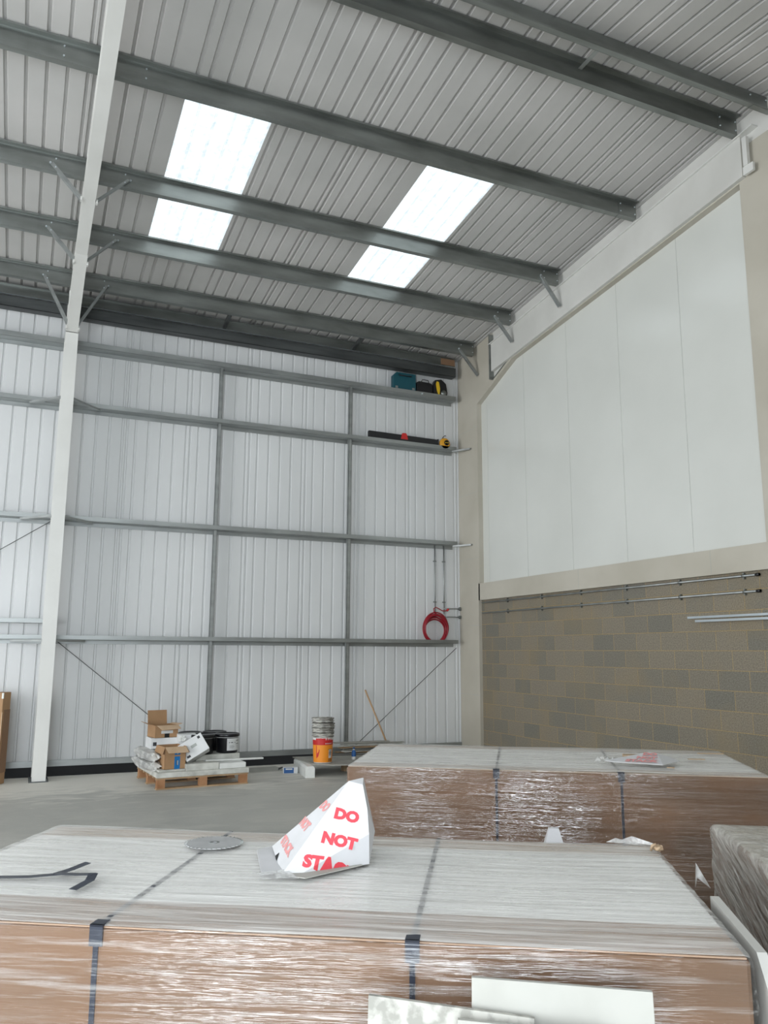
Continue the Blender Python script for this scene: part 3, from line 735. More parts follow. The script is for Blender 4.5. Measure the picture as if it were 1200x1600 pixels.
def pack(label,theta,u0,u1,n0,n1,z1,straps,film,cover,group='shrink wrapped cartons'):
    cu,cn=(u0+u1)/2,(n0+n1)/2; th=rad(theta)
    ex=Vector((math.cos(th),-math.sin(th),0)); ey=Vector((math.sin(th),math.cos(th),0))
    t=thing('wrapped_pack',label,'pallet load',ex*cu+ey*cn,-th,group)
    w,d=u1-u0,n1-n0
    pallet_parts(t,w-.05,d-.05)
    e=.012
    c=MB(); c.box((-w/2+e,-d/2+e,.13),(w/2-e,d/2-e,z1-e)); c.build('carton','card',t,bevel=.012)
    if cover:
        for (a,b,mt) in cover:
            c=MB(); c.box((-w/2+e+.01,a-cn,z1-e),(w/2-e-.01,b-cn,z1-e+.004)); c.build('cover_sheet',mt,t)
    for u in straps:
        x=u-cu
        sp=MB(); q=.0075
        sp.box((x-q,-d/2+e-.004,.02),(x+q,-d/2+e-.001,z1-e+.007)); sp.box((x-q,-d/2+e-.004,z1-e+.005),(x+q,d/2-e+.004,z1-e+.008)); sp.box((x-q,d/2-e+.001,.02),(x+q,d/2-e+.004,z1-e+.008))
        so=sp.build('strap','strap',t)
        for sy in (-1,):
            g=MB(); yy=sy*(d/2-e)
            g.box((x-.019,yy+sy*.0005,z1-e-.045),(x+.019,yy+sy*.0065,z1-e+.011)); g.box((x-.019,yy-sy*.04,z1-e+.005),(x+.019,yy+sy*.0065,z1-e+.011)); g.build('edge_protector','strap',so)
    wrap('stretch_film',w,d,z1-.08,.08,film,t)
    return t,ex,ey,cu,cn
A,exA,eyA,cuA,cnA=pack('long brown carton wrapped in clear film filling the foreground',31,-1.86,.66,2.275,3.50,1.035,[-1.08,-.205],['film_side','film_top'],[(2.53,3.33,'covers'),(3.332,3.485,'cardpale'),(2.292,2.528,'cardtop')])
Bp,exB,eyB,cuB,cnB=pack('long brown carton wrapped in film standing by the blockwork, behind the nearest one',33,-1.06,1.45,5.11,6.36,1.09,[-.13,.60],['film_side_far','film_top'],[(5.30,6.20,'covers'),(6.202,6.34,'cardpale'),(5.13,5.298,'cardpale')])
Cp,exC,eyC,cuC,cnC=pack('film draped carton at the right edge between the two long cartons',31,.985,2.1,3.14,4.0,1.03,[],['film_drape','film_drape'],[(3.16,3.98,'coverbeige')])
Dp,_,_,_,_=pack('low wrapped carton hidden between the two long cartons, carrying the small cone',31,-.60,.96,3.64,4.72,.50,[],['film_side_far','film_top'],None)
def F31(u,n,z): 
    th=rad(31); return Vector((u*math.cos(th)+n*math.sin(th),-u*math.sin(th)+n*math.cos(th),z))
def F33(u,n,z):
    th=rad(33); return Vector((u*math.cos(th)+n*math.sin(th),-u*math.sin(th)+n*math.cos(th),z))

# ------------------------------------------------------------------ things lying on the near pack
ZT=1.042
# circular saw blade
t=thing('saw_blade','toothed circular saw blade lying flat on the nearest wrapped carton','saw blade',F31(-1.062,3.215,ZT+.002),rad(12))
prof=[]; NT=36; R1=.112
for k in range(NT):
    a=2*math.pi*k/NT; a1=a+2*math.pi/NT*.25; a2=a+2*math.pi/NT*.9
    prof+=[(R1*math.cos(a),R1*math.sin(a)),((R1-.008)*math.cos(a1),(R1-.008)*math.sin(a1)),((R1-.005)*math.cos(a2),(R1-.005)*math.sin(a2))]
hn=24; hole=[(.0125*math.cos(2*math.pi*k/hn),.0125*math.sin(2*math.pi*k/hn)) for k in range(hn)]
bm=bmesh.new()
ov=[bm.verts.new((x,y,0)) for x,y in prof]; hv=[bm.verts.new((x,y,0)) for x,y in hole]
oe=[bm.edges.new((ov[i],ov[(i+1)%len(ov)])) for i in range(len(ov))]; he=[bm.edges.new((hv[i],hv[(i+1)%hn])) for i in range(hn)]
bmesh.ops.triangle_fill(bm,use_beauty=True,edges=oe+he)
me=bpy.data.meshes.new('blade_disc'); bm.to_mesh(me); bm.free(); me.materials.append(M['blade'])
o=bpy.data.objects.new('blade_disc',me); COL.objects.link(o); o.parent=t; md=o.modifiers.new('s','SOLIDIFY'); md.thickness=.003; md.offset=1
c=MB(); c.lathe([(.0125,.0032),(.021,.0032),(.021,.0042),(.0125,.0042)],24); c.build('arbor_ring','galvrail',t)
c=MB()
for k in range(0,NT):
    a=2*math.pi*k/NT; c.bar((( R1-.011)*math.cos(a),(R1-.011)*math.sin(a),.0025),((R1+.001)*math.cos(a),(R1+.001)*math.sin(a),.0025),.003,.0032)
c.build('carbide_teeth','galv',t)

# cut black strapping
def ribbon(mb,pts,w,thk=.0012,mi=0):
    pts=[Vector(p) for p in pts]
    for i in range(len(pts)-1):
        a,b=pts[i],pts[i+1]; d=(b-a).normalized(); x=d.cross(Vector((0,0,1))).normalized()*w/2; up=Vector((0,0,thk))
        a=a-d*.003; b=b+d*.003
        mb.hexa([a-x,a+x,b+x,b-x,a-x+up,a+x+up,b+x+up,b-x+up],mi)
t=thing('cut_strapping','forked piece of cut black plastic strapping on the near left of the carton','strapping',F31(-1.45,2.68,ZT))
o0=F31(-1.45,2.68,ZT)
c=MB(); ribbon(c,[F31(-2.0,2.60,ZT+.001)-o0,F31(-1.7,2.632,ZT+.001)-o0,F31(-1.50,2.660,ZT+.004)-o0,F31(-1.412,2.700,ZT+.006)-o0],.030); c.build('strap_tail','strap',t)
c=MB(); ribbon(c,[F31(-1.425,2.695,ZT+.007)-o0,F31(-1.40,2.745,ZT+.010)-o0,F31(-1.372,2.80,ZT+.018)-o0],.030); c.build('strap_fork','strap',t)
c=MB(); ribbon(c,[F31(-1.425,2.695,ZT+.008)-o0,F31(-1.34,2.672,ZT+.014)-o0,F31(-1.285,2.668,ZT+.018)-o0],.030)
ribbon(c,[F31(-1.285,2.668,ZT+.019)-o0,F31(-1.272,2.62,ZT+.012)-o0,F31(-1.290,2.55,ZT+.003)-o0],.030); c.build('strap_bend','strap',t)
# crumpled brown tape
c=MB()
for k in range(5):
    a=k*1.3; c.tube([(.012*math.cos(a),.01*math.sin(a),.004+.004*k),(.016*math.cos(a+1.2),.014*math.sin(a+1.2),.012),(.010*math.cos(a+2.2),.012*math.sin(a+2.2),.02)],.007,6)
c.tube([(-.025,.012,.006),(-.028,.0,.026),(-.015,-.006,.03)],.005,6)
o=tag(c.build('crumpled_tape','paper'),'small crumpled bit of brown tape near the far right corner of the nearest carton','tape'); o.location=F31(.632,3.325,ZT+.002)

# the big cone: creased card pyramid, DO NOT STACK
def P2(px,py,plane=None,n=None):
    d=fwd*1264.45+r2*(px-600)+u2*(800-py)
    if n is not None:
        en=Vector((math.sin(rad(31)),math.cos(rad(31)),0)); t_=n/d.dot(en)
    else:
        o_,nn=plane; t_=(o_-CAMPOS).dot(nn)/d.dot(nn)
    return CAMPOS+d*t_
T1=F31(-.507,3.05,1.314); Fb=F31(-.690,2.812,1.045); Rm=F31(-.4175,2.96,1.151)
pn=(Rm-T1).cross(Fb-T1).normalized()
if pn.dot(CAMPOS-T1)<0: pn=-pn
T2=P2(567,1226,(T1,pn)); R1_=P2(574,1264,(T1,pn)); Fo=P2(463,1370,(T1,pn))
R3=F31(-.420,2.992,1.044); R2_=F31(-.414,3.09,1.135); Lp=F31(-.806,3.12,1.062); Bk=F31(-.47,3.26,1.046); Fl=F31(-.70,2.82,1.045)
Tb=F31(-.46,3.10,1.320)
t=thing('warning_cone','large white card cone printed DO NOT STACK, tipped over on the nearest carton','cone',F31(-.58,3.0,ZT))
o0=Vector(t.location)
c=MB(); V=[x-o0 for x in (T1,T2,R1_,Rm,Fo,Fb)]
c.add(V,[tuple(range(6))],0)
c.add([x-o0 for x in (Rm,R3,Fo)],[(0,1,2)],0)
c.add([x-o0 for x in (R1_,R2_,R3,Rm)],[(0,1,2,3)],0)
c.add([x-o0 for x in (T2,Tb,R2_,R1_)],[(0,1,2,3)],0)
c.add([x-o0 for x in (Tb,Bk,R3,R2_)],[(0,1,2,3)],0)
c.add([x-o0 for x in (T1,Fb,Lp)],[(0,1,2)],0)
c.add([x-o0 for x in (T1,Lp,Bk,Tb)],[(0,1,2,3)],0)
c.add([x-o0 for x in (T1,Tb,T2)],[(0,1,2)],0)
# print on the front face, folded round the crease onto the lower facet
def face_text(s,bl,br,tl,plane,offs=.0012,mi=1,fold=None):
    O=P2(*bl,plane); U=P2(*br,plane)-O; W=P2(*tl,plane)-O
    vs,fs=text_geo(s,.065)
    nn=plane[1]*offs
    bm=bmesh.new(); bv=[bm.verts.new(O+U*x+W*y) for x,y in vs]
    for f in fs:
        try: bm.faces.new([bv[i] for i in f])
        except ValueError: pass
    if fold:
        a,b,facet_p,facet_n=fold
        cutn=(b-a).cross(plane[1]).normalized()
        if cutn.dot(facet_p-a)<0: cutn=-cutn
        bmesh.ops.bisect_plane(bm,geom=bm.verts[:]+bm.edges[:]+bm.faces[:],plane_co=a,plane_no=cutn)
        for v in bm.verts:
            if (v.co-a).dot(cutn)>1e-5:
                tt=(a-v.co).dot(facet_n)/plane[1].dot(facet_n); v.co+=plane[1]*tt+facet_n*offs
            else: v.co+=nn
        bmesh.ops.bisect_plane(bm,geom=bm.verts[:]+bm.edges[:]+bm.faces[:],plane_co=Vector((0,0,1.046)),plane_no=Vector((0,0,-1)),clear_outer=True)
    else:
        for v in bm.verts: v.co+=nn
    bm.verts.index_update()
    c.add([v.co-o0 for v in bm.verts],[[v.index for v in f.verts] for f in bm.faces],mi); bm.free()
fn=(R3-Rm).cross(Fo-Rm).normalized()
if fn.dot(CAMPOS-Rm)<0: fn=-fn
pl=(T1,pn)
face_text('DO',(521,1279),(559,1288),(525.5,1261),pl)
face_text('NOT',(501,1317),(556,1330),(506,1298),pl)
face_text('STACK',(471,1355),(562,1366),(476,1334),pl,fold=(Rm,Fo,R3,fn))
ln=(Fb-T1).cross(Lp-T1).normalized()
if ln.dot(CAMPOS-T1)<0: ln=-ln
pl2=(T1,ln)
face_text('DO',(498,1262),(506,1270),(510,1250),pl2,mi=2)
face_text('NOT',(467,1288),(476,1301),(478,1275),pl2,mi=2)
face_text('STACK',(438,1317),(450,1341),(447,1303),pl2,mi=2)
co=c.build('cone_body',['coneboard','redink','pinkink'],t)
# torn base flaps and stuck tape
c=MB()
c.prism([F31(-.862,3.112,1.046)-o0,F31(-.80,3.19,1.05)-o0,F31(-.72,3.02,1.049)-o0,F31(-.69,2.83,1.048)-o0,F31(-.755,2.793,1.044)-o0],(0,0,.004)); c.build('base_flap','coneboard',t)
c=MB(); c.prism([F31(-.69,2.80,1.045)-o0,F31(-.60,2.77,1.045)-o0,F31(-.44,2.965,1.045)-o0,F31(-.50,3.02,1.045)-o0],(0,0,.003)); c.build('base_flap','plaster',t)
c=MB(); c.add([F31(-.775,2.80,1.048)-o0,F31(-.735,2.74,1.046)-o0,F31(-.69,2.76,1.046)-o0,F31(-.62,2.765,1.046)-o0,F31(-.68,2.84,1.056)-o0],[(0,1,2,3,4)]); c.build('clear_tape','film_loose',t)
c=MB(); Hc=(Lp*.62+Fb*.38); hh=ln*.0015
c.prism([Hc-o0+hh,Hc-o0+hh+(T1-Lp)*.05,Hc-o0+hh+(Fb-Lp)*.16,Hc-o0+hh+(Fb-Lp)*.12-Vector((0,0,.006))],ln*.0006); c.build('torn_hole','hole',t)

# flattened cone on the far pack
t=thing('warning_cone','crushed white card cone printed DO NOT STACK on the far wrapped carton','cone',F33(.80,5.8,1.10))
o0=Vector(t.location); nB=Vector((0,0,1))
def PB(px,py,z):
    d=fwd*1264.45+r2*(px-600)+u2*(800-py); return CAMPOS+d*((z-1.78)/d.z)
l_=PB(945,1188,1.125)-o0; ap=PB(1014,1175,1.16)-o0; ap2=PB(1027,1177,1.16)-o0; fr=PB(1036,1195,1.115)-o0; rt=PB(1062,1189,1.118)-o0; fl_=PB(958,1189.5,1.12)-o0; rm=PB(1050,1184,1.13)-o0
c=MB(); nq=Vector((0,0,.003)); pq_=(fr-l_).cross(ap-l_).normalized(); ap2=P2(1027,1177,(l_+o0,pq_))-o0; fl_=P2(958,1190,(l_+o0,pq_))-o0; c.prism([l_,fl_,fr,ap2,ap],-nq); c.prism([fr,rt,rm,ap2],-nq)
nrm=(fr-l_).cross(ap-l_).normalized()
if nrm.z<0: nrm=-nrm
def tb2(s,a,b,top,z):
    pl_=(l_+o0,nrm); A_=P2(*a,pl_)-o0; B_=P2(*b,pl_)-o0; C_=P2(*top,pl_)-o0
    add_text(c,s,A_+nrm*.004,B_-A_,C_-A_,1,.05)
tb2('DO',(1004,1181),(1026,1182),(1006,1176.5),1.13); tb2('NOT',(994,1186),(1026,1187.5),(996,1182),1.13); tb2('STACK',(976,1190.5),(1028,1192.5),(979,1186.5),1.13)
c.build('cone_body',['coneboard','pinkink'],t)
c=MB(); c.box((-.10,-.03,-.012),(.12,.06,.012)); o=c.build('folded_flap','paper',t); o.rotation_euler=(0,0,-rad(33))
c=MB()
for k in range(7):
    a=PB(928+k*4,1190-(k%3)*3,1.105)-o0; b=PB(934+k*4,1182+(k%2)*6,1.13)-o0; d_=PB(940+k*3,1189,1.108)-o0; c.add([a,b,d_],[(0,1,2)])
c.build('crumpled_film','film_loose',t)
# brown tape marks
for i,(px,py,w) in enumerate(((1075,1186,26),(1042,1199,12),(1090,1177,40))):
    a=PB(px,py,1.102); b=PB(px+w,py+.6,1.102)
    q=MB(); q.bar((0,0,.0),b-a,.03,.004); o=tag(q.build('tape_strip','paper'),['brown tape strip right of the crushed cone','short brown tape strip in front of the crushed cone','faint brown tape strip near the far edge of the far carton'][i],'tape'); o.location=a
# small cone tip behind the near pack
t=thing('warning_cone','small white cone tip showing just above the back edge of the nearest carton','cone',F31(.315,4.25,.505),rad(-31))
c=MB(); b_=.15; hh=.43; tp=.018
bs=[(-b_,-b_,0),(b_,-b_,0),(b_,b_,0),(-b_,b_,0)]; ts=[(-tp-.006,-tp,hh),(tp+.006,-tp,hh),(tp+.006,tp,hh),(-tp-.006,tp,hh)]
c.hexa(bs+ts); c.build('cone_body','coneboard',t)
# loose film folds on the near pack
c=MB()
for k,(a,b,d_) in enumerate(((F31(.50,3.49,1.04),F31(.56,3.47,1.068),F31(.66,3.44,1.042)),(F31(.46,3.47,1.042),F31(.50,3.49,1.055),F31(.60,3.42,1.045)))):
    c.add([a-F31(.5,3.4,1.04),b-F31(.5,3.4,1.04),d_-F31(.5,3.4,1.04)],[(0,1,2)])
o=c.build('loose_film','film_loose',A); o.location=A.matrix_world.inverted()@F31(.5,3.4,1.04) if False else (0,0,0)
# express in pack space
lc=[]
me=o.data; R_=Matrix.Rotation(rad(31),4,'Z'); off=F31(.5,3.4,1.04)-F31(cuA,cnA,0)
for v in me.vertices: v.co=R_@(v.co+off)
c=MB(); c.add([(0,0,0),(.02,.05,.02),(.012,.03,.075),(.05,.0,.0)],[(0,1,2),(1,2,3)])
o=c.build('film_tail','film_loose',A); o.location=(.68-cuA+.0,2.98-cnA,1.01)

# board standing between the near pack and the draped pack
def sb(u,n,z): return F31(u,n,z)
c=MB()
poly=[(2.80,.02),(2.80,1.035),(2.36,1.02),(2.10,.80),(1.98,.60),(1.98,.02)]
t=thing('board_offcut','white board standing on edge along the right end of the nearest carton','board',F31(.71,2.4,0)); o0=Vector(t.location)
ed=F31(1,0,0)-F31(0,0,0)
c.prism([sb(.682,n,z)-o0 for n,z in poly],ed*.026); c.build('board_sheet','plasteredge',t)
# plasterboards leaning on the front of the near pack
def leaning(label,u0,u1,zl,zr,n,mt,thk=.0125,tilt=.12,group=None):
    t=thing('plasterboard',label,'plasterboard',F31((u0+u1)/2,n,0)); o0=Vector(t.location)
    c=MB(); nv=F31(0,1,0)-F31(0,0,0)
    P_=[F31(u0,n-.18,0.0)-o0,F31(u1,n-.18,0)-o0,F31(u1,n,zr)-o0,F31(u0,n,zl)-o0]
    c.prism(P_,-nv*thk); c.build('board_sheet',[mt],t,bevel=.001)
leaning('plain grey plasterboard offcut standing highest against the front of the nearest carton',-.048,.381,.996,.985,2.17,'plaster')
leaning('mottled grey plasterboard offcut at the bottom edge, lowest left of the leaning boards',-.297,.10,.958,.928,2.13,'mottled')
leaning('smooth light plasterboard offcut in front of the mottled one at the bottom edge',-.080,.265,.932,.917,2.09,'plaster')

# ------------------------------------------------------------------ pallet of oddments by the back wall
PX,PY,PR=1.745,11.188,rad(4.5)
def PL(x,y,z=0):
    return Vector((PX+x*math.cos(PR)-y*math.sin(PR),PY+x*math.sin(PR)+y*math.cos(PR),z))
t=thing('wooden_pallet','low wooden pallet on the concrete carrying boards, boxes and black tubs','pallet',PL(.62,.6),PR)
pallet_parts(t,1.24,1.2,.145)
def slab(label,x0,x1,y0,y1,z0,z1,mt='foamdirty',rz=0,name='foam_board',cat='board',group='boards stacked on the pallet'):
    c=MB(); c.box((-(x1-x0)/2,-(y1-y0)/2,0),((x1-x0)/2,(y1-y0)/2,z1-z0))
    o=tag(c.build(name,mt,bevel=.006),label,cat,group); o.location=PL((x0+x1)/2,(y0+y1)/2,z0); o.rotation_euler=(0,0,PR+rz); return o
slab('wide dirty white board lying directly on the wooden pallet',0.0,1.25,0,1.2,.146,.212)
slab('thin white board under the lower brown box',0.03,.38,.04,.62,.213,.24)
slab('pale thick board at the right end of the pallet',.84,1.21,.02,.29,.213,.285,'foam')
slab('dirty thick board under the tilted white box',.385,.83,.02,.32,.213,.300)
slab('lowest board under the black tubs',.62,1.24,.34,1.12,.213,.290)
slab('top board under the black tubs',.60,1.22,.325,1.12,.291,.37)
q=MB(); q.box((-.42,-.03,0),(.42,.03,.022)); o=tag(q.build('white_batten','foam'),'long white batten sticking out to the right over the pallet','batten'); o.location=PL(1.12,.255,.288); o.rotation_euler=(0,rad(1.0),PR+rad(2))
# wrapped bales at the left end
def lump(name,w,d,h,seed,mt,label,cat,loc,rz=0,group=None):
    bm=bmesh.new(); bmesh.ops.create_cube(bm,size=1); bmesh.ops.subdivide_edges(bm,edges=bm.edges[:],cuts=5,use_grid_fill=True)
    rnd=random.Random(seed)
    for v in bm.verts:
        p=v.co.copy(); s_=Vector((p.x*w,p.y*d,(p.z+.5)*h))
        k=max(0,(abs(p.x)+abs(p.y)+abs(p.z)-1.0)); s_-=Vector((p.x*w,p.y*d,p.z*h))*k*.5
        s_+=Vector((rnd.uniform(-1,1)*.010,rnd.uniform(-1,1)*.010,rnd.uniform(-1,1)*.006)); s_.z=max(s_.z,0); v.co=s_
    me=bpy.data.meshes.new(name); bm.to_mesh(me); bm.free(); me.materials.append(M[mt])
    o=bpy.data.objects.new(name,me); COL.objects.link(o); tag(o,label,cat,group); o.location=loc; o.rotation_euler=(0,0,rz); return o
lump('wrapped_bale',.20,1.0,.115,1,'bag','lower wrapped bale at the left end of the pallet','bale',PL(.0,.66,.214),PR,'wrapped bales on the pallet')
lump('wrapped_bale',.18,.95,.11,2,'bag','upper wrapped bale at the left end of the pallet','bale',PL(.01,.68,.332),PR,'wrapped bales on the pallet')
def carton(label,w,d,h,loc,rz,mt='whitebox',marks=(),rx=0,ry=0,name='white_carton',group=None):
    t=thing(name,label,'box',loc,rz,group); t.rotation_euler=(rx,ry,rz)
    c=MB(); c.box((-w/2,-d/2,0),(w/2,d/2,h)); c.build('carton_body',mt,t,bevel=.004)
    c=MB(); c.box((-w/2,-.012,h),(w/2,.012,h+.0015)); c.build('tape','foam',t)
    for (x,z,ww,hh,m_) in marks:
        c=MB(); c.box((x,-d/2-.0012,z),(x+ww,-d/2,z+hh)); c.build('printed_mark',m_,t)
    return t
carton('white carton under the upper open brown box',.36,.32,.145,PL(.24,.86,.440),PR,'whitebox',((-.15,.04,.05,.05,'ink'),))
c0=carton('white carton buried behind the lower open brown box',.30,.30,.195,PL(.27,.86,.242),PR,'whitebox')
def open_box(label,w,d,h,loc,rz,bl,flaps):
    t=thing('open_cardboard_box',label,'box',loc,rz)
    c=MB(); th=.005
    c.box((-w/2,-d/2,0),(w/2,d/2,th)); c.box((-w/2,-d/2,0),(-w/2+th,d/2,h)); c.box((w/2-th,-d/2,0),(w/2,d/2,h)); c.box((-w/2,-d/2,0),(w/2,-d/2+th,h)); c.box((-w/2,d/2-th,0),(w/2,d/2,h))
    c.build('box_body','cardbox',t)
    for pts,mm in flaps:
        c=MB(); c.add(pts,[(0,1,2,3)]); c.build('flap',mm,t,solid=.005)
    for (x,z,ww,hh,m_) in bl:
        c=MB(); c.box((x,-d/2-.0012,z),(x+ww,-d/2,z+hh)); c.build('printed_mark' if m_!='bluetape' else 'blue_tape',m_,t)
    return t
w,d,h=.285,.34,.285
open_box('open brown box with blue tape down its front, at the front left of the pallet',w,d,h,PL(.235,.25,.241),PR+rad(5),
 ((-.01,.0,.075,.16,'bluetape'),(-.01,.18,.075,.09,'bluetape'),(.012,.05,.03,.06,'label'),(.02,.19,.02,.05,'label')),
 [([(-w/2+.0,-d/2,h),(w/2,-d/2,h),(w/2+.02,-d/2-.06,h-.0-.085+.01),(-w/2+.03,-d/2-.06,h-.085+.01)],'cardlight'),
  ([(-w/2,-d/2,h),(-w/2,d/2,h),(-w/2-.03,d/2,h-.09),(-w/2-.03,-d/2,h-.09)],'cardbox'),
  ([(w/2,-d/2,h),(w/2,d/2,h),(w/2+.05,d/2,h-.08),(w/2+.05,-d/2,h-.08)],'cardbox')])
w,d,h=.33,.30,.165
open_box('open brown box with raised back flap on top of the white carton',w,d,h,PL(.25,.84,.588),PR+rad(8),
 ((-.03,.0,.07,.055,'hole'),(-.08,.055,.17,.04,'label')),
 [([(-w/2,d/2,h),(w/2-.05,d/2,h),(w/2-.05,d/2+.03,h+.19),(-w/2+.0,d/2+.03,h+.19)],'cardbox'),
  ([(-w/2+.02,-d/2,h),(w/2,-d/2,h),(w/2+.01,-d/2-.08,h-.045),(-w/2+.07,-d/2-.08,h-.06)],'cardlight'),
  ([(w/2,-d/2,h),(w/2,d/2,h),(w/2+.03,d/2,h+.01),(w/2+.06,-d/2,h+.02)],'cardlight'),
  ([(-w/2,-d/2,h),(-w/2,d/2,h),(-w/2-.12,d/2-.05,h+.05),(-w/2-.13,-d/2+.03,h+.04)],'cardbox')])
carton('white carton standing behind the tilted one, beside the black tubs',.25,.24,.42,PL(.53,.60,.214),PR+rad(-8),'whitebox',((.04,.28,.05,.06,'ink'),))
carton('white carton tilted onto its corner against the other white cartons',.34,.20,.25,PL(.585,.17,.372),PR+rad(-6),'whitebox',((.10,.19,.035,.035,'ink'),(-.03,.12,.08,.04,'joint'),(-.14,.03,.05,.03,'ink')),rx=rad(-22),ry=rad(-30))
lump('crumpled_paper',.07,.06,.07,9,'foam','ball of crumpled white paper between the white cartons','paper',PL(.42,.40,.56))
# black tubs
def tub(label,loc,rz=0,lab=True):
    t=thing('black_tub',label,'tub',loc,rz,'black plastic tubs on the pallet')
    c=MB(); c.lathe([(0,0),(.142,0),(.148,.01),(.158,.235),(.158,.236),(0,.236)],32); c.build('tub_body','black',t)
    c=MB(); c.lathe([(.160,.225),(.172,.225),(.174,.232),(.174,.25),(.168,.262),(.150,.262),(.148,.255),(0,.255)],32); c.build('lid','black',t)
    if lab:
        c=MB(); n=10
        vs=[]; fs=[]
        for k in range(n+1):
            a=rad(-108+82*k/n)
            for z in (.035,.20): r=.1505+.0455*z; vs.append((r*math.cos(a),r*math.sin(a),z))
        for k in range(n): fs.append((2*k,2*k+2,2*k+3,2*k+1))
        c.add(vs,fs,0,True)
        def lb(a0,a1,z0,z1):
            vv=[]; 
            for a in (a0,(a0+a1)/2,a1):
                for z in (z0,z1): r=.152+.0455*z; vv.append((r*math.cos(rad(a)),r*math.sin(rad(a)),z))
            c.add(vv,[(0,2,3,1),(2,4,5,3)],1)
        lb(-98,-62,.14,.15); lb(-58,-34,.165,.172); lb(-60,-32,.12,.126); lb(-95,-70,.10,.103); lb(-95,-66,.085,.088); lb(-95,-72,.07,.073); lb(-56,-40,.09,.092)
        c.build('tub_label',['label','ink'],t)
    c=MB(); pts=[(.176*math.cos(rad(a)),.176*math.sin(rad(a))*1.0,.215-.10*math.sin(rad((a-180)/1.0)*1.0)*(-1 if False else 1)*(-1)) for a in range(190,352,14)]
    pts=[(x,y-.004,z if z<.22 else .215) for x,y,z in pts]
    c.tube(pts,.003,5); c.build('bail_handle','white' if lab else 'galvrail',t)
    return t
tub('black tub with a white label, front right of the four tubs',PL(1.085,.50,.371),PR)
tub('black tub without a visible label, front left of the four tubs',PL(.73,.50,.371),PR+rad(30),lab=False)
tub('rear black tub behind the labelled one',PL(1.01,.87,.371),PR,lab=False)
tub('rear black tub behind the left one',PL(.655,.87,.371),PR,lab=False)

# ------------------------------------------------------------------ floor oddments between pallet and pack
t=thing('foam_block','long white foam block lying on the floor under the grey sheet','foam block',(3.93,11.45,0),rad(-8))
c=MB(); c.prism([(-.068,0,0),(.068,0,0),(.068,0,.13),(.045,0,.158),(-.045,0,.158),(-.068,0,.13)],(0,1.0,0)); c.build('foam_body','foam',t)
c=MB(); c.prism([(3.98,12.45,.161),(4.02,11.60,.161),(4.22,11.40,.161),(5.6,10.95,.161),(5.75,12.2,.161)],(0,0,.014))
tag(c.build('fibre_sheet','sheetgrey',None,(4.6,11.8,.161)),'grey fibre sheet resting on the white foam block under the buckets','sheet')
q=MB(); q.box((-.5,-.05,0),(.5,.05,.158)); o=tag(q.build('timber_bearer','wood'),'timber bearer under the far side of the grey sheet','timber'); o.location=(5.1,12.0,0); o.rotation_euler=(0,0,rad(10))
# bucket with orange and red label, and the nest of dirty buckets in it
def bucket_rings(mb,z,r,seed):
    rnd=random.Random(seed)
    mb.lathe([(r-.03,z),(r-.012,z),(r-.006,z+.006),(r+.004,z+.010),(r+.006,z+.022),(r,z+.028),(r-.008,z+.034),(r-.004,z+.05),(r+.008,z+.052),(r+.008,z+.064),(r-.006,z+.068),(r-.012,z+.060)],32)
BK=(4.19,11.66,.176)
t=thing('paint_bucket','paint bucket with an orange and red label on the grey sheet','bucket',BK,rad(0))
prof=[(0,0),(.128,0),(.133,.012),(.150,.375),(.150,.385)]
c=MB(); c.lathe(prof+[(.145,.385),(.128,.012),(0,.012)],96); c.build('bucket_body','white',t)
def rz_(z): return .1335+.0468*(z-.012)+.0022
def lblpatch(mb,a0,a1,z0,z1,mi,n=12,e=0.0):
    n=max(n,int((a1-a0)/4))
    vs=[];fs=[]
    for k in range(n+1):
        a=rad(a0+(a1-a0)*k/n)
        for z in (z0,z1): r=rz_(z)+e; vs.append((r*math.cos(a),r*math.sin(a),z))
    for k in range(n): fs.append((2*k,2*k+2,2*k+3,2*k+1))
    mb.add(vs,fs,mi,True)
def lblpoly(mb,pts,mi,e):
    mb.add([((rz_(z)+e)*math.cos(rad(a)),(rz_(z)+e)*math.sin(rad(a)),z) for a,z in pts],[tuple(range(len(pts)))],mi)
c=MB(); lblpatch(c,-200,20,.015,.26,0); lblpatch(c,-200,20,.26,.33,1); 
lblpatch(c,-152,-98,.33,.355,1,e=.0)
for k in range(8): a=-150+k*12; lblpoly(c,[(a,.33),(a+8,.33),(a+6,.35+.008*(k%3)),(a+2,.352)],1,.003)
lblpoly(c,[(-150,.12),(-128,.19),(-128,.18),(-136,.10),(-150,.07)],1,.003)
lblpoly(c,[(-152,.26),(-128,.19),(-150,.11)],1,.002)
for k in range(5): lblpoly(c,[(-95+k*9,.275),(-90+k*9,.275),(-90+k*9,.288),(-95+k*9,.288)],2,.002)
lblpatch(c,-72,-48,.075,.20,2,e=.0015); 
for k in range(3): lblpatch(c,-68+k*6,-65+k*6,.11,.185,3,3,e=.0025)
lblpatch(c,-72,-48,.145,.15,3,4,e=.0026); lblpatch(c,-80,-48,.195,.20,3,6,e=.0026)
for s_,a0 in (('J',-76),('O',-66),('I',-56),('N',-50)):
    vs,fs=text_geo(s_,.02); wd=9 if s_ in 'O' else (6 if s_!='I' else 2)
    c.add([((rz_(.03)+.003)*math.cos(rad(a0+x*wd)),(rz_(.03)+.003)*math.sin(rad(a0+x*wd)),.025+y*.042) for x,y in vs],fs,3)
c.build('bucket_label',['orange','redlabel','label','ink'],t)
c=MB(); bucket_rings(c,.33+.03,.158,1); c.build('rim','bucketdirty',t)
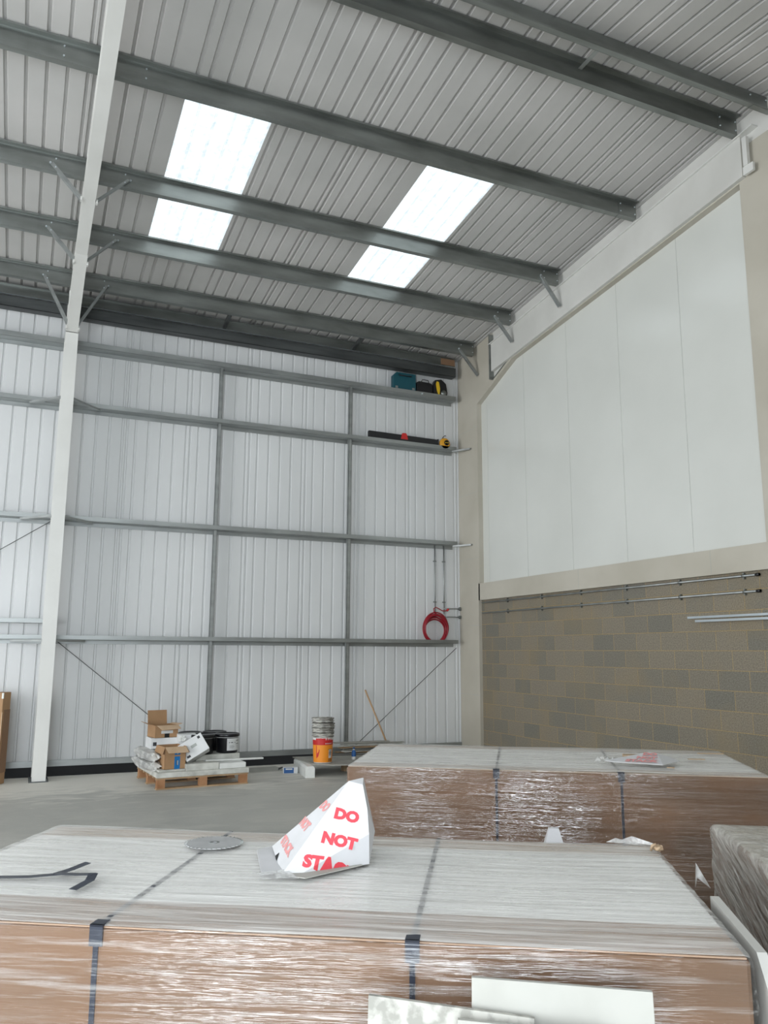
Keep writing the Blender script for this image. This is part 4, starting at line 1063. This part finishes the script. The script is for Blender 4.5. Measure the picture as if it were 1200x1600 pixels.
for k,(dx,dz,nm) in enumerate(((.0,.43,'lowest'),(.004,.50,'middle'),(-.006,.575,'topmost'))):
    t2=thing('dirty_bucket','%s dirty bucket rim in the nest standing in the labelled bucket'%nm,'bucket',(BK[0]+dx,BK[1],BK[2]+dz),0,'dirty buckets nested on the labelled one')
    c=MB(); bucket_rings(c,0,.160+.004*(k%2),k+5); c.lathe([(.148,.0),(.150,.062),(.146,.062),(.140,.012),(.0,.012)],32); c.build('rim','bucketdirty',t2)
    c=MB(); c.tube([( .170*math.cos(rad(a)),.170*math.sin(rad(a)),.02+.012*math.sin(rad(a*3+k*60))) for a in range(-175,0,12)],.003,5); c.build('bail_handle','galvrail',t2)
# pile of thin timber and offcuts right of the buckets
for k in range(9):
    q=MB(); L_=.9+.3*random.random(); q.box((-L_/2,-.03-.02*(k%3),0),(L_/2,.03+.02*(k%3),.012)); 
    o=tag(q.build('timber_offcut',['sheetgrey','wood','foamdirty','plaster'][k%4]),'thin %s offcut in the loose pile beside the bucket, %s up from the bottom'%(['grey','timber','dirty white','pale'][k%4],'first second third fourth fifth sixth seventh eighth ninth'.split()[k]),'offcut','loose offcuts in the pile'); o.location=(5.15+.06*(k%4),12.38+.035*(k%5),.178+.0205*k); o.rotation_euler=(0,rad(random.uniform(-.6,.6)),rad(random.uniform(-14,10)))
t=thing('blue_bottle','small blue and clear bottle standing on the grey sheet near the far carton','bottle',(4.74,11.80,.176))
c=MB(); c.lathe([(0,0),(.030,0),(.033,.008),(.033,.10),(.028,.12),(.014,.14),(.014,.155),(0,.155)],16); c.build('bottle_body','white',t)
c=MB(); c.lathe([(.0338,.045),(.0338,.10),(.029,.12),(.0145,.141)],16); c.build('blue_sleeve','blue',t)
c=MB(); c.lathe([(0,.155),(.016,.155),(.016,.178),(0,.178)],12); c.build('cap','blue',t)
t=thing('blue_box','small blue and white box lying open on the floor left of the buckets','box',(3.80,12.02,0),rad(-14))
c=MB(); c.box((-.10,-.05,0),(.12,.05,.085)); c.build('box_body','whitebox',t)
c=MB(); c.box((-.085,-.0515,.004),(.06,-.05,.08),0); c.box((-.06,-.0525,.052),(.04,-.0515,.072),1); c.build('box_print',['blue','label'],t)
c=MB(); c.add([(-.10,-.05,.085),(-.10,.05,.085),(-.16,.05,.07),(-.17,-.05,.05)],[(0,1,2,3)]); c.build('flap','rubber',t,solid=.003)
c=MB(); c.tube([(0,0,0),(-.31,0,-.0)],.001,4)
# leaning broom stick
q=MB(); q.tube([(5.86,12.80,.01),(5.453,13.085,1.14)],.0135,10); tag(q.build('wooden_pole','woodstick',None,(5.86,12.8,0)),'thin wooden pole leaning against the white ribbed wall','pole')
# thin board on the floor right of the pallet
q=MB(); q.box((-.65,-.22,0),(.65,.22,.012)); o=tag(q.build('floor_board','plaster'),'thin pale board lying flat on the floor between the pallet and the blue box','board'); o.location=(3.15,12.45,.001); o.rotation_euler=(0,0,rad(3))

# tall cardboard box at the left edge
t=thing('tall_cardboard_box','tall brown cardboard box standing by the back wall at the left edge','box',(-.43,12.62,0),rad(-28))
c=MB(); c.box((-.5,-.10,0),(.36,.10,1.21)); c.build('box_body','cardbox',t,bevel=.006)
c=MB(); c.box((.361,-.06,.15),(.366,.095,.98)); c.build('side_flap','cardin',t)
c=MB(); c.box((.356,-.102,.55),(.364,-.094,.95)); c.build('torn_edge','cardlight',t)
c=MB(); c.box((.34,-.104,1.13),(.365,-.09,1.205)); c.build('tape','foam',t)
